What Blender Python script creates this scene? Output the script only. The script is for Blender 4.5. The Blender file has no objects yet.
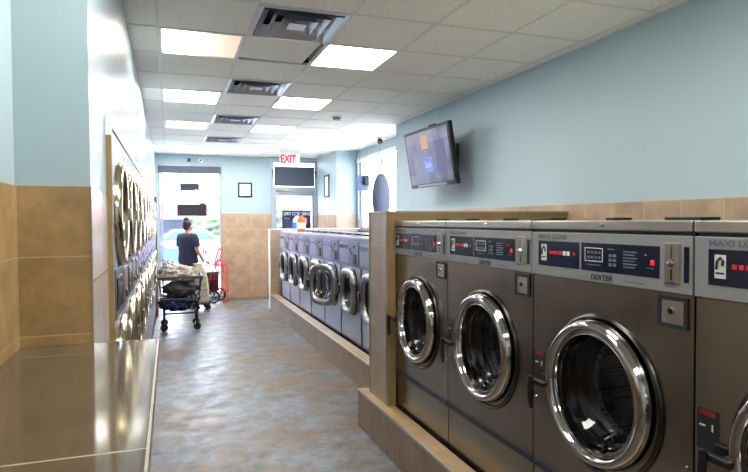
import bpy, bmesh, math, random
from mathutils import Vector, Matrix, noise
SC = bpy.context.scene
COL = SC.collection
PI = math.pi
random.seed(4)

# ------------------------------------------------------------------ camera
F_PX, YAW, PITCH, ROLL = 582.0, .3377, -.0272, -.0051
CAM_H = 1.64
cy, sy, cp, sp = math.cos(YAW), math.sin(YAW), math.cos(PITCH), math.sin(PITCH)
fwd = Vector((sy*cp, cy*cp, sp)); rgt = Vector((cy, -sy, 0)); up = rgt.cross(fwd)
cr, sr = math.cos(ROLL), math.sin(ROLL)
r2 = rgt*cr + up*sr; u2 = up*cr - rgt*sr
cam_d = bpy.data.cameras.new('camera'); cam = bpy.data.objects.new('camera', cam_d); COL.objects.link(cam)
cam_d.sensor_fit = 'HORIZONTAL'; cam_d.sensor_width = 36.0; cam_d.lens = F_PX/748*36
cam_d.clip_start = .02; cam_d.clip_end = 300
b = -fwd
cam.matrix_world = Matrix(((r2.x, u2.x, b.x, 0), (r2.y, u2.y, b.y, 0), (r2.z, u2.z, b.z, CAM_H), (0, 0, 0, 1)))
SC.camera = cam

# ------------------------------------------------------------------ world, sun, exposure
SC.view_settings.view_transform = 'Standard'
SC.view_settings.look = 'None'
SC.view_settings.gamma = 1
SC.view_settings.use_curve_mapping = False
SC.view_settings.exposure = 1.22
w = bpy.data.worlds.new('world'); SC.world = w; w.use_nodes = True
bg = w.node_tree.nodes['Background']
bg.inputs['Color'].default_value = (.80, .88, 1.0, 1)
bg.inputs['Strength'].default_value = 7.5
sd = bpy.data.lights.new('sun', 'SUN'); sun = bpy.data.objects.new('sun', sd); COL.objects.link(sun)
sd.energy = 13.0; sd.angle = .02; sd.color = (1, .97, .92)
sun.rotation_euler = (math.radians(38), 0, math.radians(-12))       # high sun from behind the shop: lights the street only
PANEL_E = 13.5        # fluorescent panels

# ------------------------------------------------------------------ materials
def S(r, g, b_):
    f = lambda c: (c/255/12.92) if c/255 <= .04045 else ((c/255+.055)/1.055)**2.4
    return (f(r), f(g), f(b_), 1)
def newmat(name):
    m = bpy.data.materials.new(name); m.use_nodes = True
    return m, m.node_tree.nodes, m.node_tree.links, m.node_tree.nodes['Principled BSDF']
def mat(name, col, rough=.5, metal=0, spec=.5, noise_amt=0, noise_scale=8, bump=0, bump_scale=60, coat=0):
    m, n, l, p = newmat(name)
    p.inputs['Base Color'].default_value = col
    p.inputs['Roughness'].default_value = rough
    p.inputs['Metallic'].default_value = metal
    p.inputs['Specular IOR Level'].default_value = spec
    p.inputs['Coat Weight'].default_value = coat
    if noise_amt or bump:
        tc = n.new('ShaderNodeTexCoord')
    if noise_amt:
        t = n.new('ShaderNodeTexNoise'); t.inputs['Scale'].default_value = noise_scale; t.inputs['Detail'].default_value = 5
        l.new(tc.outputs['Object'], t.inputs['Vector'])
        r = n.new('ShaderNodeValToRGB'); l.new(t.outputs['Fac'], r.inputs['Fac'])
        r.color_ramp.elements[0].position = .3; r.color_ramp.elements[1].position = .7
        r.color_ramp.elements[0].color = tuple(c*(1-noise_amt) for c in col[:3])+(1,)
        r.color_ramp.elements[1].color = tuple(min(1, c*(1+noise_amt)) for c in col[:3])+(1,)
        l.new(r.outputs['Color'], p.inputs['Base Color'])
    if bump:
        t = n.new('ShaderNodeTexNoise'); t.inputs['Scale'].default_value = bump_scale; t.inputs['Detail'].default_value = 4
        l.new(tc.outputs['Object'], t.inputs['Vector'])
        b_ = n.new('ShaderNodeBump'); b_.inputs['Strength'].default_value = bump; b_.inputs['Distance'].default_value = .01
        l.new(t.outputs['Fac'], b_.inputs['Height']); l.new(b_.outputs['Normal'], p.inputs['Normal'])
    return m
def emis(name, col, s):
    m, n, l, p = newmat(name)
    p.inputs['Base Color'].default_value = col
    p.inputs['Emission Color'].default_value = col; p.inputs['Emission Strength'].default_value = s
    return m
def face_uv(n, l):
    """a 2-D coordinate that follows whichever way a wall faces"""
    g = n.new('ShaderNodeNewGeometry'); tc = n.new('ShaderNodeTexCoord')
    sn = n.new('ShaderNodeSeparateXYZ'); l.new(g.outputs['True Normal'], sn.inputs[0])
    s = n.new('ShaderNodeSeparateXYZ'); l.new(tc.outputs['Object'], s.inputs[0])
    def gt(o):
        a = n.new('ShaderNodeMath'); a.operation = 'ABSOLUTE'; l.new(o, a.inputs[0])
        c = n.new('ShaderNodeMath'); c.operation = 'GREATER_THAN'; c.inputs[1].default_value = .5; l.new(a.outputs[0], c.inputs[0]); return c.outputs[0]
    def mix(f, a, b_):
        m = n.new('ShaderNodeMix'); m.data_type = 'FLOAT'; l.new(f, m.inputs[0]); l.new(a, m.inputs[2]); l.new(b_, m.inputs[3]); return m.outputs[0]
    uu = mix(gt(sn.outputs['X']), s.outputs['X'], s.outputs['Y'])
    vv = mix(gt(sn.outputs['Z']), s.outputs['Z'], s.outputs['Y'])
    c = n.new('ShaderNodeCombineXYZ'); l.new(uu, c.inputs[0]); l.new(vv, c.inputs[1])
    return c.outputs[0], tc.outputs['Object']
def tilemat(name, col, grout, size=(.305, .305), off=(0, 0), rough=.3, mott=.22, mortar=.003, mscale=5, coat=0, spec=.5):
    m, n, l, p = newmat(name)
    uv, ob = face_uv(n, l)
    mp = n.new('ShaderNodeMapping'); mp.inputs['Location'].default_value = (-off[0], -off[1], 0); l.new(uv, mp.inputs['Vector'])
    br = n.new('ShaderNodeTexBrick'); br.offset = 0; br.squash = 1
    br.inputs['Scale'].default_value = 1; br.inputs['Mortar Size'].default_value = mortar; br.inputs['Mortar Smooth'].default_value = .2
    br.inputs['Brick Width'].default_value = size[0]; br.inputs['Row Height'].default_value = size[1]; br.inputs['Bias'].default_value = 0
    l.new(mp.outputs[0], br.inputs['Vector'])
    t = n.new('ShaderNodeTexNoise'); t.inputs['Scale'].default_value = mscale; t.inputs['Detail'].default_value = 7; t.inputs['Roughness'].default_value = .62
    l.new(ob, t.inputs['Vector'])
    r = n.new('ShaderNodeValToRGB'); l.new(t.outputs['Fac'], r.inputs['Fac'])
    r.color_ramp.elements[0].position = .32; r.color_ramp.elements[1].position = .68
    r.color_ramp.elements[0].color = tuple(c*(1-mott) for c in col[:3])+(1,)
    r.color_ramp.elements[1].color = tuple(min(1, c*(1+mott)) for c in col[:3])+(1,)
    l.new(r.outputs['Color'], br.inputs['Color1'])
    mx = n.new('ShaderNodeMix'); mx.data_type = 'RGBA'; mx.blend_type = 'MULTIPLY'; mx.inputs[0].default_value = 1
    l.new(r.outputs['Color'], mx.inputs[6]); mx.inputs[7].default_value = (.9, .9, .9, 1)
    l.new(mx.outputs[2], br.inputs['Color2']); br.inputs['Mortar'].default_value = grout
    l.new(br.outputs['Color'], p.inputs['Base Color'])
    p.inputs['Roughness'].default_value = rough; p.inputs['Coat Weight'].default_value = coat; p.inputs['Specular IOR Level'].default_value = spec
    bp = n.new('ShaderNodeBump'); bp.inputs['Strength'].default_value = .35; bp.inputs['Distance'].default_value = .003; bp.invert = True
    l.new(br.outputs['Fac'], bp.inputs['Height']); l.new(bp.outputs['Normal'], p.inputs['Normal'])
    return m
def steelmat(name, col, rough, streak=.25, vertical=True, blotch=.15):
    m, n, l, p = newmat(name)
    tc = n.new('ShaderNodeTexCoord'); mp = n.new('ShaderNodeMapping'); l.new(tc.outputs['Object'], mp.inputs['Vector'])
    mp.inputs['Scale'].default_value = (160, 160, 3) if vertical else (3, 3, 160)
    t = n.new('ShaderNodeTexNoise'); t.inputs['Scale'].default_value = 1; t.inputs['Detail'].default_value = 3; l.new(mp.outputs[0], t.inputs['Vector'])
    t2 = n.new('ShaderNodeTexNoise'); t2.inputs['Scale'].default_value = 4; t2.inputs['Detail'].default_value = 6; l.new(tc.outputs['Object'], t2.inputs['Vector'])
    a = n.new('ShaderNodeMath'); a.operation = 'MULTIPLY_ADD'; l.new(t.outputs['Fac'], a.inputs[0]); a.inputs[1].default_value = streak*.2; a.inputs[2].default_value = rough-blotch/2
    c = n.new('ShaderNodeMath'); c.operation = 'MULTIPLY_ADD'; l.new(t2.outputs['Fac'], c.inputs[0]); c.inputs[1].default_value = blotch; l.new(a.outputs[0], c.inputs[2])
    l.new(c.outputs[0], p.inputs['Roughness'])
    r = n.new('ShaderNodeValToRGB'); l.new(t2.outputs['Fac'], r.inputs['Fac'])
    r.color_ramp.elements[0].position = .3; r.color_ramp.elements[1].position = .7
    r.color_ramp.elements[0].color = tuple(x*.86 for x in col[:3])+(1,); r.color_ramp.elements[1].color = tuple(x*1.1 for x in col[:3])+(1,)
    l.new(r.outputs['Color'], p.inputs['Base Color'])
    p.inputs['Metallic'].default_value = 1
    return m
def thin_glass(name, tint, refl=.12):
    m = bpy.data.materials.new(name); m.use_nodes = True; n = m.node_tree.nodes; l = m.node_tree.links
    n.clear(); o = n.new('ShaderNodeOutputMaterial'); t = n.new('ShaderNodeBsdfTransparent'); t.inputs[0].default_value = tint
    g = n.new('ShaderNodeBsdfGlossy'); g.inputs['Roughness'].default_value = .03
    fr = n.new('ShaderNodeFresnel'); fr.inputs[0].default_value = 1.45
    ge = n.new('ShaderNodeNewGeometry'); iv = n.new('ShaderNodeMath'); iv.operation = 'SUBTRACT'; iv.inputs[0].default_value = 1; l.new(ge.outputs['Backfacing'], iv.inputs[1])
    mu = n.new('ShaderNodeMath'); mu.operation = 'MULTIPLY'; l.new(fr.outputs[0], mu.inputs[0]); l.new(iv.outputs[0], mu.inputs[1])
    mx = n.new('ShaderNodeMixShader'); l.new(mu.outputs[0], mx.inputs[0]); l.new(t.outputs[0], mx.inputs[1]); l.new(g.outputs[0], mx.inputs[2]); l.new(mx.outputs[0], o.inputs[0])
    return m

M = {}
M['paint'] = mat('blue_wall_paint', S(166, 187, 196), .55, bump=.05, bump_scale=120)
M['paint_gloss'] = mat('glossy_blue_wall_paint', S(156, 174, 190), .34, spec=.35, bump=.12, bump_scale=9)
M['dado'] = tilemat('tan_wall_tile', S(176, 150, 124), S(190, 172, 150), off=(.1, .235), rough=.35)
M['pier_tile'] = tilemat('brown_pier_tile', S(164, 134, 92), S(186, 168, 138), size=(.30, .27), off=(-.51, .17), rough=.4, mott=.25, mscale=9, mortar=.002)
M['grey_tile'] = tilemat('taupe_partition_tile', S(158, 138, 120), S(170, 160, 150), size=(.305, .305), off=(.05, .235), rough=.4, mscale=7, mott=.15)
M['curb_tile'] = tilemat('curb_tile', S(140, 116, 96), S(92, 78, 66), size=(.305, .6), off=(.11, -.3), rough=.45, mortar=.004, mscale=7, mott=.18)
M['cap_tile'] = tilemat('cap_tile', S(160, 134, 98), S(150, 140, 120), size=(.305, 2), off=(0, -1), rough=.4, mott=.2)
M['counter'] = tilemat('polished_counter_tile', S(80, 71, 58), S(150, 142, 124), size=(2.0, 1.4), off=(-1.2, 1.16), rough=.09, spec=.9, mott=.12, mscale=14, mortar=.004)
M['trim_metal'] = mat('brushed_edge_trim', S(178, 176, 168), .3, .8)
M['yellow_tile'] = mat('yellow_tan_tile_edge', S(140, 116, 78), .4, noise_amt=.12)
M['steel'] = steelmat('brushed_stainless', S(150, 143, 131), .25, .04, blotch=.10)
M['steel_far'] = steelmat('light_stainless', S(150, 154, 168), .38, .06)
M['steel_plain'] = mat('smooth_stainless', S(190, 186, 178), .28, 1)
M['chrome'] = mat('chrome', S(176, 172, 170), .07, 1)
M['alu_ring'] = mat('cast_aluminium', S(150, 150, 150), .28, .9)
M['gold_ring'] = mat('warm_polished_steel', S(222, 206, 176), .16, 1)
M['console'] = mat('grey_console_plate', S(142, 144, 146), .38, .35, noise_amt=.04)
M['console_far'] = mat('blue_grey_console', S(78, 86, 108), .4, .2)
M['navy'] = mat('navy_display', S(13, 18, 42), .18)
M['black'] = mat('black_plastic', S(14, 14, 17), .35)
M['rubber'] = mat('black_rubber', S(10, 10, 12), .25)
M['drum'] = None
M['dkblue'] = mat('dark_blue_trim', S(22, 26, 48), .35)
M['white_print'] = mat('white_print', S(205, 205, 200), .5)
M['grey_print'] = mat('grey_print', S(92, 96, 112), .5)
M['dark_print'] = mat('dark_print', S(20, 22, 30), .5)
M['red_print'] = mat('dull_red_print', S(120, 20, 24), .5)
M['led'] = emis('red_led', (1, .02, .03, 1), .6)
M['led_dim'] = emis('dim_red_led', (.5, .01, .02, 1), .10)
M['coinplate'] = mat('bronze_coin_plate', S(165, 158, 148), .3, .9)
M['white_metal'] = mat('white_metal', S(225, 226, 226), .4)
M['tile_ceiling'] = None
M['glass'] = thin_glass('window_glass', (.97, .98, 1, 1))
M['door_glass'] = thin_glass('machine_door_glass', (.55, .57, .6, 1))
M['frame_metal'] = mat('grey_aluminium_frame', S(170, 176, 184), .4, .4)
M['shade'] = mat('grey_shade_slats', S(84, 92, 108), .6)
M['dark_tv'] = mat('tv_black', S(10, 10, 13), .22)
M['white'] = mat('white_plastic', S(230, 230, 226), .4)
M['paper'] = mat('paper', S(228, 228, 224), .7)
M['red'] = mat('red_paint', S(210, 22, 40), .35)
M['exit_red'] = emis('exit_red', (1, .02, .03, 1), .3)
M['skin'] = mat('skin', S(196, 142, 112), .5)
M['hair'] = mat('dark_hair', S(16, 13, 16), .4, bump=.3, bump_scale=120)
M['navy_cloth'] = mat('navy_cotton', S(34, 38, 58), .85, bump=.2, bump_scale=40)
M['denim'] = mat('dark_trousers', S(40, 44, 60), .9)
M['oval'] = mat('slate_oval_panel', S(30, 38, 58), .5)

def drum_mat():
    m, n, l, p = newmat('perforated_drum')
    tc = n.new('ShaderNodeTexCoord'); v = n.new('ShaderNodeTexVoronoi'); v.inputs['Scale'].default_value = 60; v.inputs['Randomness'].default_value = .1
    l.new(tc.outputs['Object'], v.inputs['Vector'])
    r = n.new('ShaderNodeValToRGB'); l.new(v.outputs['Distance'], r.inputs['Fac'])
    r.color_ramp.elements[0].position = .28; r.color_ramp.elements[1].position = .36
    r.color_ramp.elements[0].color = (.004, .004, .005, 1); r.color_ramp.elements[1].color = (.32, .32, .34, 1)
    l.new(r.outputs[0], p.inputs['Base Color']); p.inputs['Metallic'].default_value = .9; p.inputs['Roughness'].default_value = .35
    return m
M['drum'] = drum_mat()
def ceil_mat():
    m, n, l, p = newmat('acoustic_ceiling_tile')
    tc = n.new('ShaderNodeTexCoord'); t = n.new('ShaderNodeTexNoise'); t.inputs['Scale'].default_value = 95; t.inputs['Detail'].default_value = 3
    l.new(tc.outputs['Object'], t.inputs['Vector'])
    r = n.new('ShaderNodeValToRGB'); l.new(t.outputs['Fac'], r.inputs['Fac'])
    r.color_ramp.elements[0].position = .3; r.color_ramp.elements[1].position = .5
    r.color_ramp.elements[0].color = S(212, 208, 198); r.color_ramp.elements[1].color = S(248, 245, 236)
    l.new(r.outputs[0], p.inputs['Base Color']); p.inputs['Roughness'].default_value = .9
    b_ = n.new('ShaderNodeBump'); b_.inputs['Strength'].default_value = .3; b_.inputs['Distance'].default_value = .003
    l.new(t.outputs['Fac'], b_.inputs['Height']); l.new(b_.outputs[0], p.inputs['Normal'])
    return m
M['tile_ceiling'] = ceil_mat()
M['tbar'] = mat('ceiling_t_bar', S(226, 224, 216), .5)
def floor_mat():
    m, n, l, p = newmat('worn_sealed_concrete')
    tc = n.new('ShaderNodeTexCoord')
    def nz(s, d, rr=.6):
        t = n.new('ShaderNodeTexNoise'); t.inputs['Scale'].default_value = s; t.inputs['Detail'].default_value = d; t.inputs['Roughness'].default_value = rr
        l.new(tc.outputs['Object'], t.inputs['Vector']); return t.outputs['Fac']
    r1 = n.new('ShaderNodeValToRGB'); l.new(nz(1.1, 10, .72), r1.inputs['Fac'])
    e = r1.color_ramp.elements; e[0].position = .41; e[0].color = S(104, 84, 62); e[1].position = .56; e[1].color = S(104, 110, 120)
    x = e.new(.49); x.color = S(96, 92, 90)
    r2_ = n.new('ShaderNodeValToRGB'); l.new(nz(7, 10, .75), r2_.inputs['Fac'])
    e = r2_.color_ramp.elements; e[0].position = .36; e[0].color = (.36, .31, .26, 1); e[1].position = .56; e[1].color = (1, 1, 1, 1)
    mx = n.new('ShaderNodeMix'); mx.data_type = 'RGBA'; mx.blend_type = 'MULTIPLY'; mx.inputs[0].default_value = .75
    l.new(r1.outputs[0], mx.inputs[6]); l.new(r2_.outputs[0], mx.inputs[7])
    l.new(mx.outputs[2], p.inputs['Base Color'])
    r3 = n.new('ShaderNodeMapRange'); l.new(nz(5, 8, .7), r3.inputs[0]); r3.inputs[1].default_value = .3; r3.inputs[2].default_value = .7
    r3.inputs[3].default_value = .27; r3.inputs[4].default_value = .58; l.new(r3.outputs[0], p.inputs['Roughness'])
    b_ = n.new('ShaderNodeBump'); b_.inputs['Strength'].default_value = .16; b_.inputs['Distance'].default_value = .006
    l.new(nz(9, 8), b_.inputs['Height']); l.new(b_.outputs[0], p.inputs['Normal'])
    p.inputs['Specular IOR Level'].default_value = .4
    return m
M['floor'] = floor_mat()

# ------------------------------------------------------------------ mesh helpers
class MB:
    def __init__(self): self.bm = bmesh.new()
    def box(self, x0, x1, y0, y1, z0, z1, bev=0, rot=None, seg=2):
        r = bmesh.ops.create_cube(self.bm, size=1); vs = r['verts']
        sx, sy_, sz = x1-x0, y1-y0, z1-z0
        for v in vs: v.co = Vector((v.co.x*sx, v.co.y*sy_, v.co.z*sz))
        if bev:
            es = list({e for v in vs for e in v.link_edges})
            q = bmesh.ops.bevel(self.bm, geom=es, offset=bev, segments=seg, affect='EDGES', profile=.5)
            vs = list({v for f in q['faces'] for v in f.verts} | {v for v in vs if v.is_valid})
        c = Vector(((x0+x1)/2, (y0+y1)/2, (z0+z1)/2))
        for v in vs:
            if rot: v.co = rot @ v.co
            v.co += c
        return self
    def quad(self, pts):
        self.bm.faces.new([self.bm.verts.new(p) for p in pts]); return self
    def tube(self, pts, r, seg=10, closed=False, cap=True):
        pts = [Vector(p) for p in pts]; rings = []; n = len(pts)
        rr = r if isinstance(r, (list, tuple)) else [r]*n
        ref = None
        for i, p in enumerate(pts):
            a = pts[i-1] if (i > 0 or closed) else p; c = pts[(i+1) % n] if (i < n-1 or closed) else p
            t = (c-a)
            if t.length < 1e-9: t = Vector((0, 0, 1))
            t.normalize()
            if ref is None:
                ref = t.orthogonal().normalized()
            else:
                ref = (ref - t*ref.dot(t))
                if ref.length < 1e-6: ref = t.orthogonal()
                ref.normalize()
            bn = t.cross(ref)
            rings.append([self.bm.verts.new(p + (ref*math.cos(k*2*PI/seg)+bn*math.sin(k*2*PI/seg))*rr[i]) for k in range(seg)])
        m = n if closed else n-1
        for i in range(m):
            A, B = rings[i], rings[(i+1) % n]
            for k in range(seg): self.bm.faces.new((A[k], A[(k+1) % seg], B[(k+1) % seg], B[k]))
        if cap and not closed:
            self.bm.faces.new(rings[0][::-1]); self.bm.faces.new(rings[-1])
        return self
    def cyl(self, a, b_, r, seg=20):
        return self.tube([a, b_], r, seg)
    def lathe(self, prof, c=(0, 0, 0), axis='z', seg=40, pw=None, cap=False, sxz=(1, 1)):
        """prof: (radius, height along axis). axis 'f' turns the height towards local -Y"""
        rings = []
        for (r, h) in prof:
            ring = []
            for k in range(seg):
                a = 2*PI*k/seg; ca, sa = math.cos(a), math.sin(a)
                q = 1 if not pw else (abs(ca)**pw+abs(sa)**pw)**(-1/pw)
                u, v = r*q*ca*sxz[0], r*q*sa*sxz[1]
                if axis == 'z': p = (u, v, h)
                elif axis == 'f': p = (u, -h, v)
                else: p = (h, u, v)
                ring.append(self.bm.verts.new(Vector(p)+Vector(c)))
            rings.append(ring)
        for A, B in zip(rings, rings[1:]):
            for k in range(seg): self.bm.faces.new((A[k], A[(k+1) % seg], B[(k+1) % seg], B[k]))
        if cap:
            for rg in ([rings[0], rings[-1]] if cap is True else [rings[cap-0 if cap < 0 else cap]]):
                self.bm.faces.new(rg)
        return self
    def prism(self, poly, axis, a, b_):
        """poly in the two other axes (y,z for axis x; x,z for axis y; x,y for axis z)"""
        def P(u, v, w): return {'x': (w, u, v), 'y': (u, w, v), 'z': (u, v, w)}[axis]
        A = [self.bm.verts.new(P(u, v, a)) for u, v in poly]; B = [self.bm.verts.new(P(u, v, b_)) for u, v in poly]
        self.bm.faces.new(A[::-1]); self.bm.faces.new(B)
        for i in range(len(A)): self.bm.faces.new((A[i], A[(i+1) % len(A)], B[(i+1) % len(A)], B[i]))
        return self
    def holed(self, x0, x1, z0, z1, cx, cz, r, y, pw=None, seg=56, sxz=(1, 1), lip=0):
        """flat front panel in the plane y with a round (or rounded-square) hole"""
        angs = [2*PI*k/seg for k in range(seg)]
        for X in (x0, x1):
            for Z in (z0, z1): angs.append(math.atan2(Z-cz, X-cx) % (2*PI))
        angs = sorted(set(round(a, 6) for a in angs)); I = []; O = []; D = []
        for a in angs:
            ca, sa = math.cos(a), math.sin(a)
            tx = ((x1-cx)/ca if ca > 1e-9 else (x0-cx)/ca if ca < -1e-9 else 1e9); tz = ((z1-cz)/sa if sa > 1e-9 else (z0-cz)/sa if sa < -1e-9 else 1e9)
            t = min(tx, tz); O.append(self.bm.verts.new((cx+t*ca, y, cz+t*sa)))
            q = 1 if not pw else (abs(ca)**pw+abs(sa)**pw)**(-1/pw)
            I.append(self.bm.verts.new((cx+r*q*ca*sxz[0], y, cz+r*q*sa*sxz[1])))
            D.append(self.bm.verts.new((cx+r*q*ca*sxz[0], y+.03, cz+r*q*sa*sxz[1])))
        n = len(I)
        for i in range(n):
            j = (i+1) % n
            self.bm.faces.new((I[i], I[j], O[j], O[i])); self.bm.faces.new((D[i], D[j], I[j], I[i]))
        return self
    def shell(self, x0, x1, y0, y1, z0, z1):
        """box open at the front (local -Y)"""
        v = lambda x, y, z: self.bm.verts.new((x, y, z))
        for q in ([(x0, y0, z0), (x0, y1, z0), (x0, y1, z1), (x0, y0, z1)], [(x1, y0, z0), (x1, y0, z1), (x1, y1, z1), (x1, y1, z0)],
                  [(x0, y1, z0), (x1, y1, z0), (x1, y1, z1), (x0, y1, z1)], [(x0, y0, z1), (x0, y1, z1), (x1, y1, z1), (x1, y0, z1)],
                  [(x0, y0, z0), (x1, y0, z0), (x1, y1, z0), (x0, y1, z0)]):
            self.bm.faces.new([v(*p) for p in q])
        return self
    def build(self, name, m, parent=None, smooth=None, loc=None, keep_normals=False):
        if not keep_normals: bmesh.ops.recalc_face_normals(self.bm, faces=self.bm.faces)
        me = bpy.data.meshes.new(name)
        if smooth is not None:
            for f in self.bm.faces: f.smooth = True
            for e in self.bm.edges:
                if len(e.link_faces) == 2 and e.calc_face_angle(0) > math.radians(smooth): e.smooth = False
        self.bm.to_mesh(me); self.bm.free()
        me.materials.append(m if not isinstance(m, str) else M[m])
        o = bpy.data.objects.new(name, me); COL.objects.link(o)
        if parent: o.parent = parent
        if loc: o.location = loc
        return o
def tag(o, label, cat, group=None, kind=None):
    if label: o['label'] = label
    if cat: o['category'] = cat
    if group: o['group'] = group
    if kind: o['kind'] = kind
    return o
def thing(name, label, cat, loc=(0, 0, 0), rz=0, group=None):
    o = bpy.data.objects.new(name, None); COL.objects.link(o); o.location = loc; o.rotation_euler = (0, 0, rz); o.empty_display_size = .1
    return tag(o, label, cat, group)
def struct(name, mb, m, smooth=None):
    o = mb.build(name, m, smooth=smooth); o['kind'] = 'structure'; return o
def kids(o): return [c for c in bpy.data.objects if c.parent == o]
def dup(o, loc=None, label=None, parent=None, rz=None):
    ch = kids(o)
    c = o.copy(); COL.objects.link(c)
    if parent is not None: c.parent = parent
    if loc is not None: c.location = loc
    if rz is not None: c.rotation_euler = (0, 0, rz)
    if label: c['label'] = label
    for k in ch: dup(k, parent=c)
    return c
def text(name, s, size, m, parent, loc, rot=(PI/2, 0, 0), bold=0, shear=0, align='LEFT', sx=1, depth=.0006):
    cu = bpy.data.curves.new(name, 'FONT'); cu.body = s; cu.size = size; cu.extrude = depth; cu.offset = bold; cu.shear = shear; cu.align_x = align
    t = bpy.data.objects.new(name+'_c', cu); COL.objects.link(t)
    dg = bpy.context.evaluated_depsgraph_get(); me = bpy.data.meshes.new_from_object(t.evaluated_get(dg)); me.name = name
    bpy.data.objects.remove(t); bpy.data.curves.remove(cu)
    for v in me.vertices: v.co.x *= sx
    me.materials.clear(); me.materials.append(M[m])
    o = bpy.data.objects.new(name, me); COL.objects.link(o); o.parent = parent; o.location = loc; o.rotation_euler = rot
    return o
def blob(c, r, amp=.12, freq=3, sub=4, seed=0, flat=None, fold=0, name='blob'):
    mb = MB(); bmesh.ops.create_icosphere(mb.bm, subdivisions=sub, radius=1)
    for v in mb.bm.verts:
        d = v.co.normalized(); s = 1+amp*noise.noise(d*freq+Vector((seed*7.3, seed, 0)))*1.6
        s += fold*abs(noise.noise(d*freq*2.6+Vector((seed, seed*3.1, 5))))
        p = Vector((d.x*r[0]*s, d.y*r[1]*s, d.z*r[2]*s))
        if flat is not None and p.z < -flat: p.z = -flat
        v.co = p+Vector(c)
    return mb

# ------------------------------------------------------------------ the room
XR, XL, YE, H = 3.08, -.26, 12.5, 3.0
XB = -2.0                      # the room goes on a little behind the camera
XW = 3.5                       # window wall of the recess on the right
DADO = 1.762
struct('floor', MB().box(-1.3, 3.7, XB, YE+.05, -.1, 0), 'floor')

# walls
struct('wall_right', MB().box(XR, XR+.55, XB, 7.8, 0, 3.3), 'paint')
struct('trim_1', MB().box(XR-.012, XR, XB, 7.8, 0, DADO).box(XR-.012, XR+.42, 7.8, 7.812, 0, DADO), 'dado')
struct('wall_recess', MB().box(XW, XW+.12, 7.8, 10.95, 0, 1.46).box(XW, XW+.12, 7.8, 10.95, 2.86, 3.3)
       .box(XW, XW+.12, 7.8, 7.98, 1.46, 2.86).box(XW, XW+.12, 10.78, 10.95, 1.46, 2.86), 'paint')
struct('wall_column', MB().box(XR, XR+.55, 10.95, YE+.12, 0, 3.3), 'paint')
struct('trim_2', MB().box(XR-.012, XR, 10.938, YE, 0, DADO).box(XR-.012, XW, 10.938, 10.95, 0, DADO).box(XW-.012, XW, 7.8, 10.938, 0, 1.46), 'dado')
struct('wall_end', MB().box(-1.3, -.2, YE, YE+.12, 0, 3.3).box(-.2, 1.03, YE, YE+.12, 2.78, 3.3).box(-.2, 1.03, YE, YE+.12, 0, .10)
       .box(1.03, 2.06, YE, YE+.12, 0, 3.3).box(2.06, XR, YE, YE+.12, 2.96, 3.3), 'paint')
struct('trim_3', MB().box(1.03, 2.06, YE-.012, YE, 0, 1.79).box(1.018, 1.03, YE-.012, YE+.10, 0, 1.79), 'dado')
struct('wall_back', MB().box(-1.3, 3.7, XB-.12, XB, 0, 3.3), 'paint')
struct('wall_left', MB().box(-.62, -.49, XB, 2.25, 0, 3.3), 'paint')
struct('wall_pier', MB().box(-.62, XL, 2.25, 2.8, 0, 3.3), 'paint')
struct('wall_dryers', MB().box(-1.25, XL, 2.8, 10.62, 2.1, 3.3).box(-1.25, XL, 10.62, YE, 0, 3.3).box(-1.3, -1.25, 2.8, YE, 0, 3.3), 'paint_gloss')
struct('trim_4', MB().box(-.49, -.482, XB, 2.25, 0, DADO).box(-.49, XL+.003, 2.24, 2.25, 0, DADO), 'pier_tile')
M['side_tile'] = tilemat('pale_side_tile', S(186, 176, 170), S(120, 112, 104), size=(.62, .33), off=(.1, .44), rough=.22, mott=.06, mortar=.003)
struct('trim_5', MB().box(XL-.001, XL+.004, 2.245, 2.8, 0, DADO-.002), 'side_tile')
struct('wall_pier_side', MB().box(XL, XL+.001, 2.25, 2.8, DADO, 3.0), 'paint_gloss')
struct('trim_6', MB().box(XL+.002, XL+.006, 2.236, 2.243, 0, DADO), 'trim_metal')
struct('trim_7', MB().box(XL, -.236, 2.8, 2.85, 0, 2.02), 'yellow_tile')
struct('trim_8', MB().box(XL, -.236, 2.8, 10.62, 2.06, 2.105, .004).box(XL, -.236, 2.8, 2.85, 2.02, 2.06), 'white_metal')
struct('trim_9', MB().box(-.235, 0, 0, .1, 0, 0) if False else MB().box(XL, -.2, 10.60, 10.64, 0, 2.06), 'yellow_tile')

# suspended ceiling: 2 ft tiles, some bays taken by lights and vents
DX, X0, DY, Y0 = .61, -.06, .6654, 4.368
LIGHTS = [(0, 0), (0, 3), (0, 6), (0, 10), (2, 0), (2, 3), (2, 6), (2, 10), (0, -4), (2, -4), (0, -8), (2, -8)]  # last four are unseen panels added to brighten the near end
VENTS = [(1, -1), (1, 2), (1, 5), (1, 8)]
taken = set(LIGHTS+VENTS+[(1, 0)])
cb = MB()
for c in range(-1, 6):
    for r in range(-10, 13):
        if (c, r) in taken: continue
        x0, x1 = max(X0+c*DX, XL), X0+(c+1)*DX
        if c == 5: x1 = 3.6
        if c == -1 and r < -3: x0 = -.5
        y0, y1 = Y0+r*DY, Y0+(r+1)*DY
        if y0 > YE or y1 < XB: continue
        cb.box(x0, x1, y0, y1, 3.0, 3.018)
cb.box(3.0, 3.6, YE, YE+.1, 3.0, 3.018)
struct('ceiling', cb, 'tile_ceiling')
gb = MB()
for c in range(0, 6): gb.box(X0+c*DX-.010, X0+c*DX+.010, XB, YE, 2.996, 3.0015)
for r in range(-9, 13): gb.box(XL if r > -4 else -.5, 3.08 if not 5.2 < r < 10 else 3.5, Y0+r*DY-.010, Y0+r*DY+.010, 2.9955, 3.001)
struct('trim_10', gb, 'tbar')
struct('trim_11', MB().box(XR-.022, XR, XB, 7.8, 2.992, 2.998).box(1.03, 2.06, YE-.02, YE, 2.992, 2.998), 'tbar')
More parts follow.
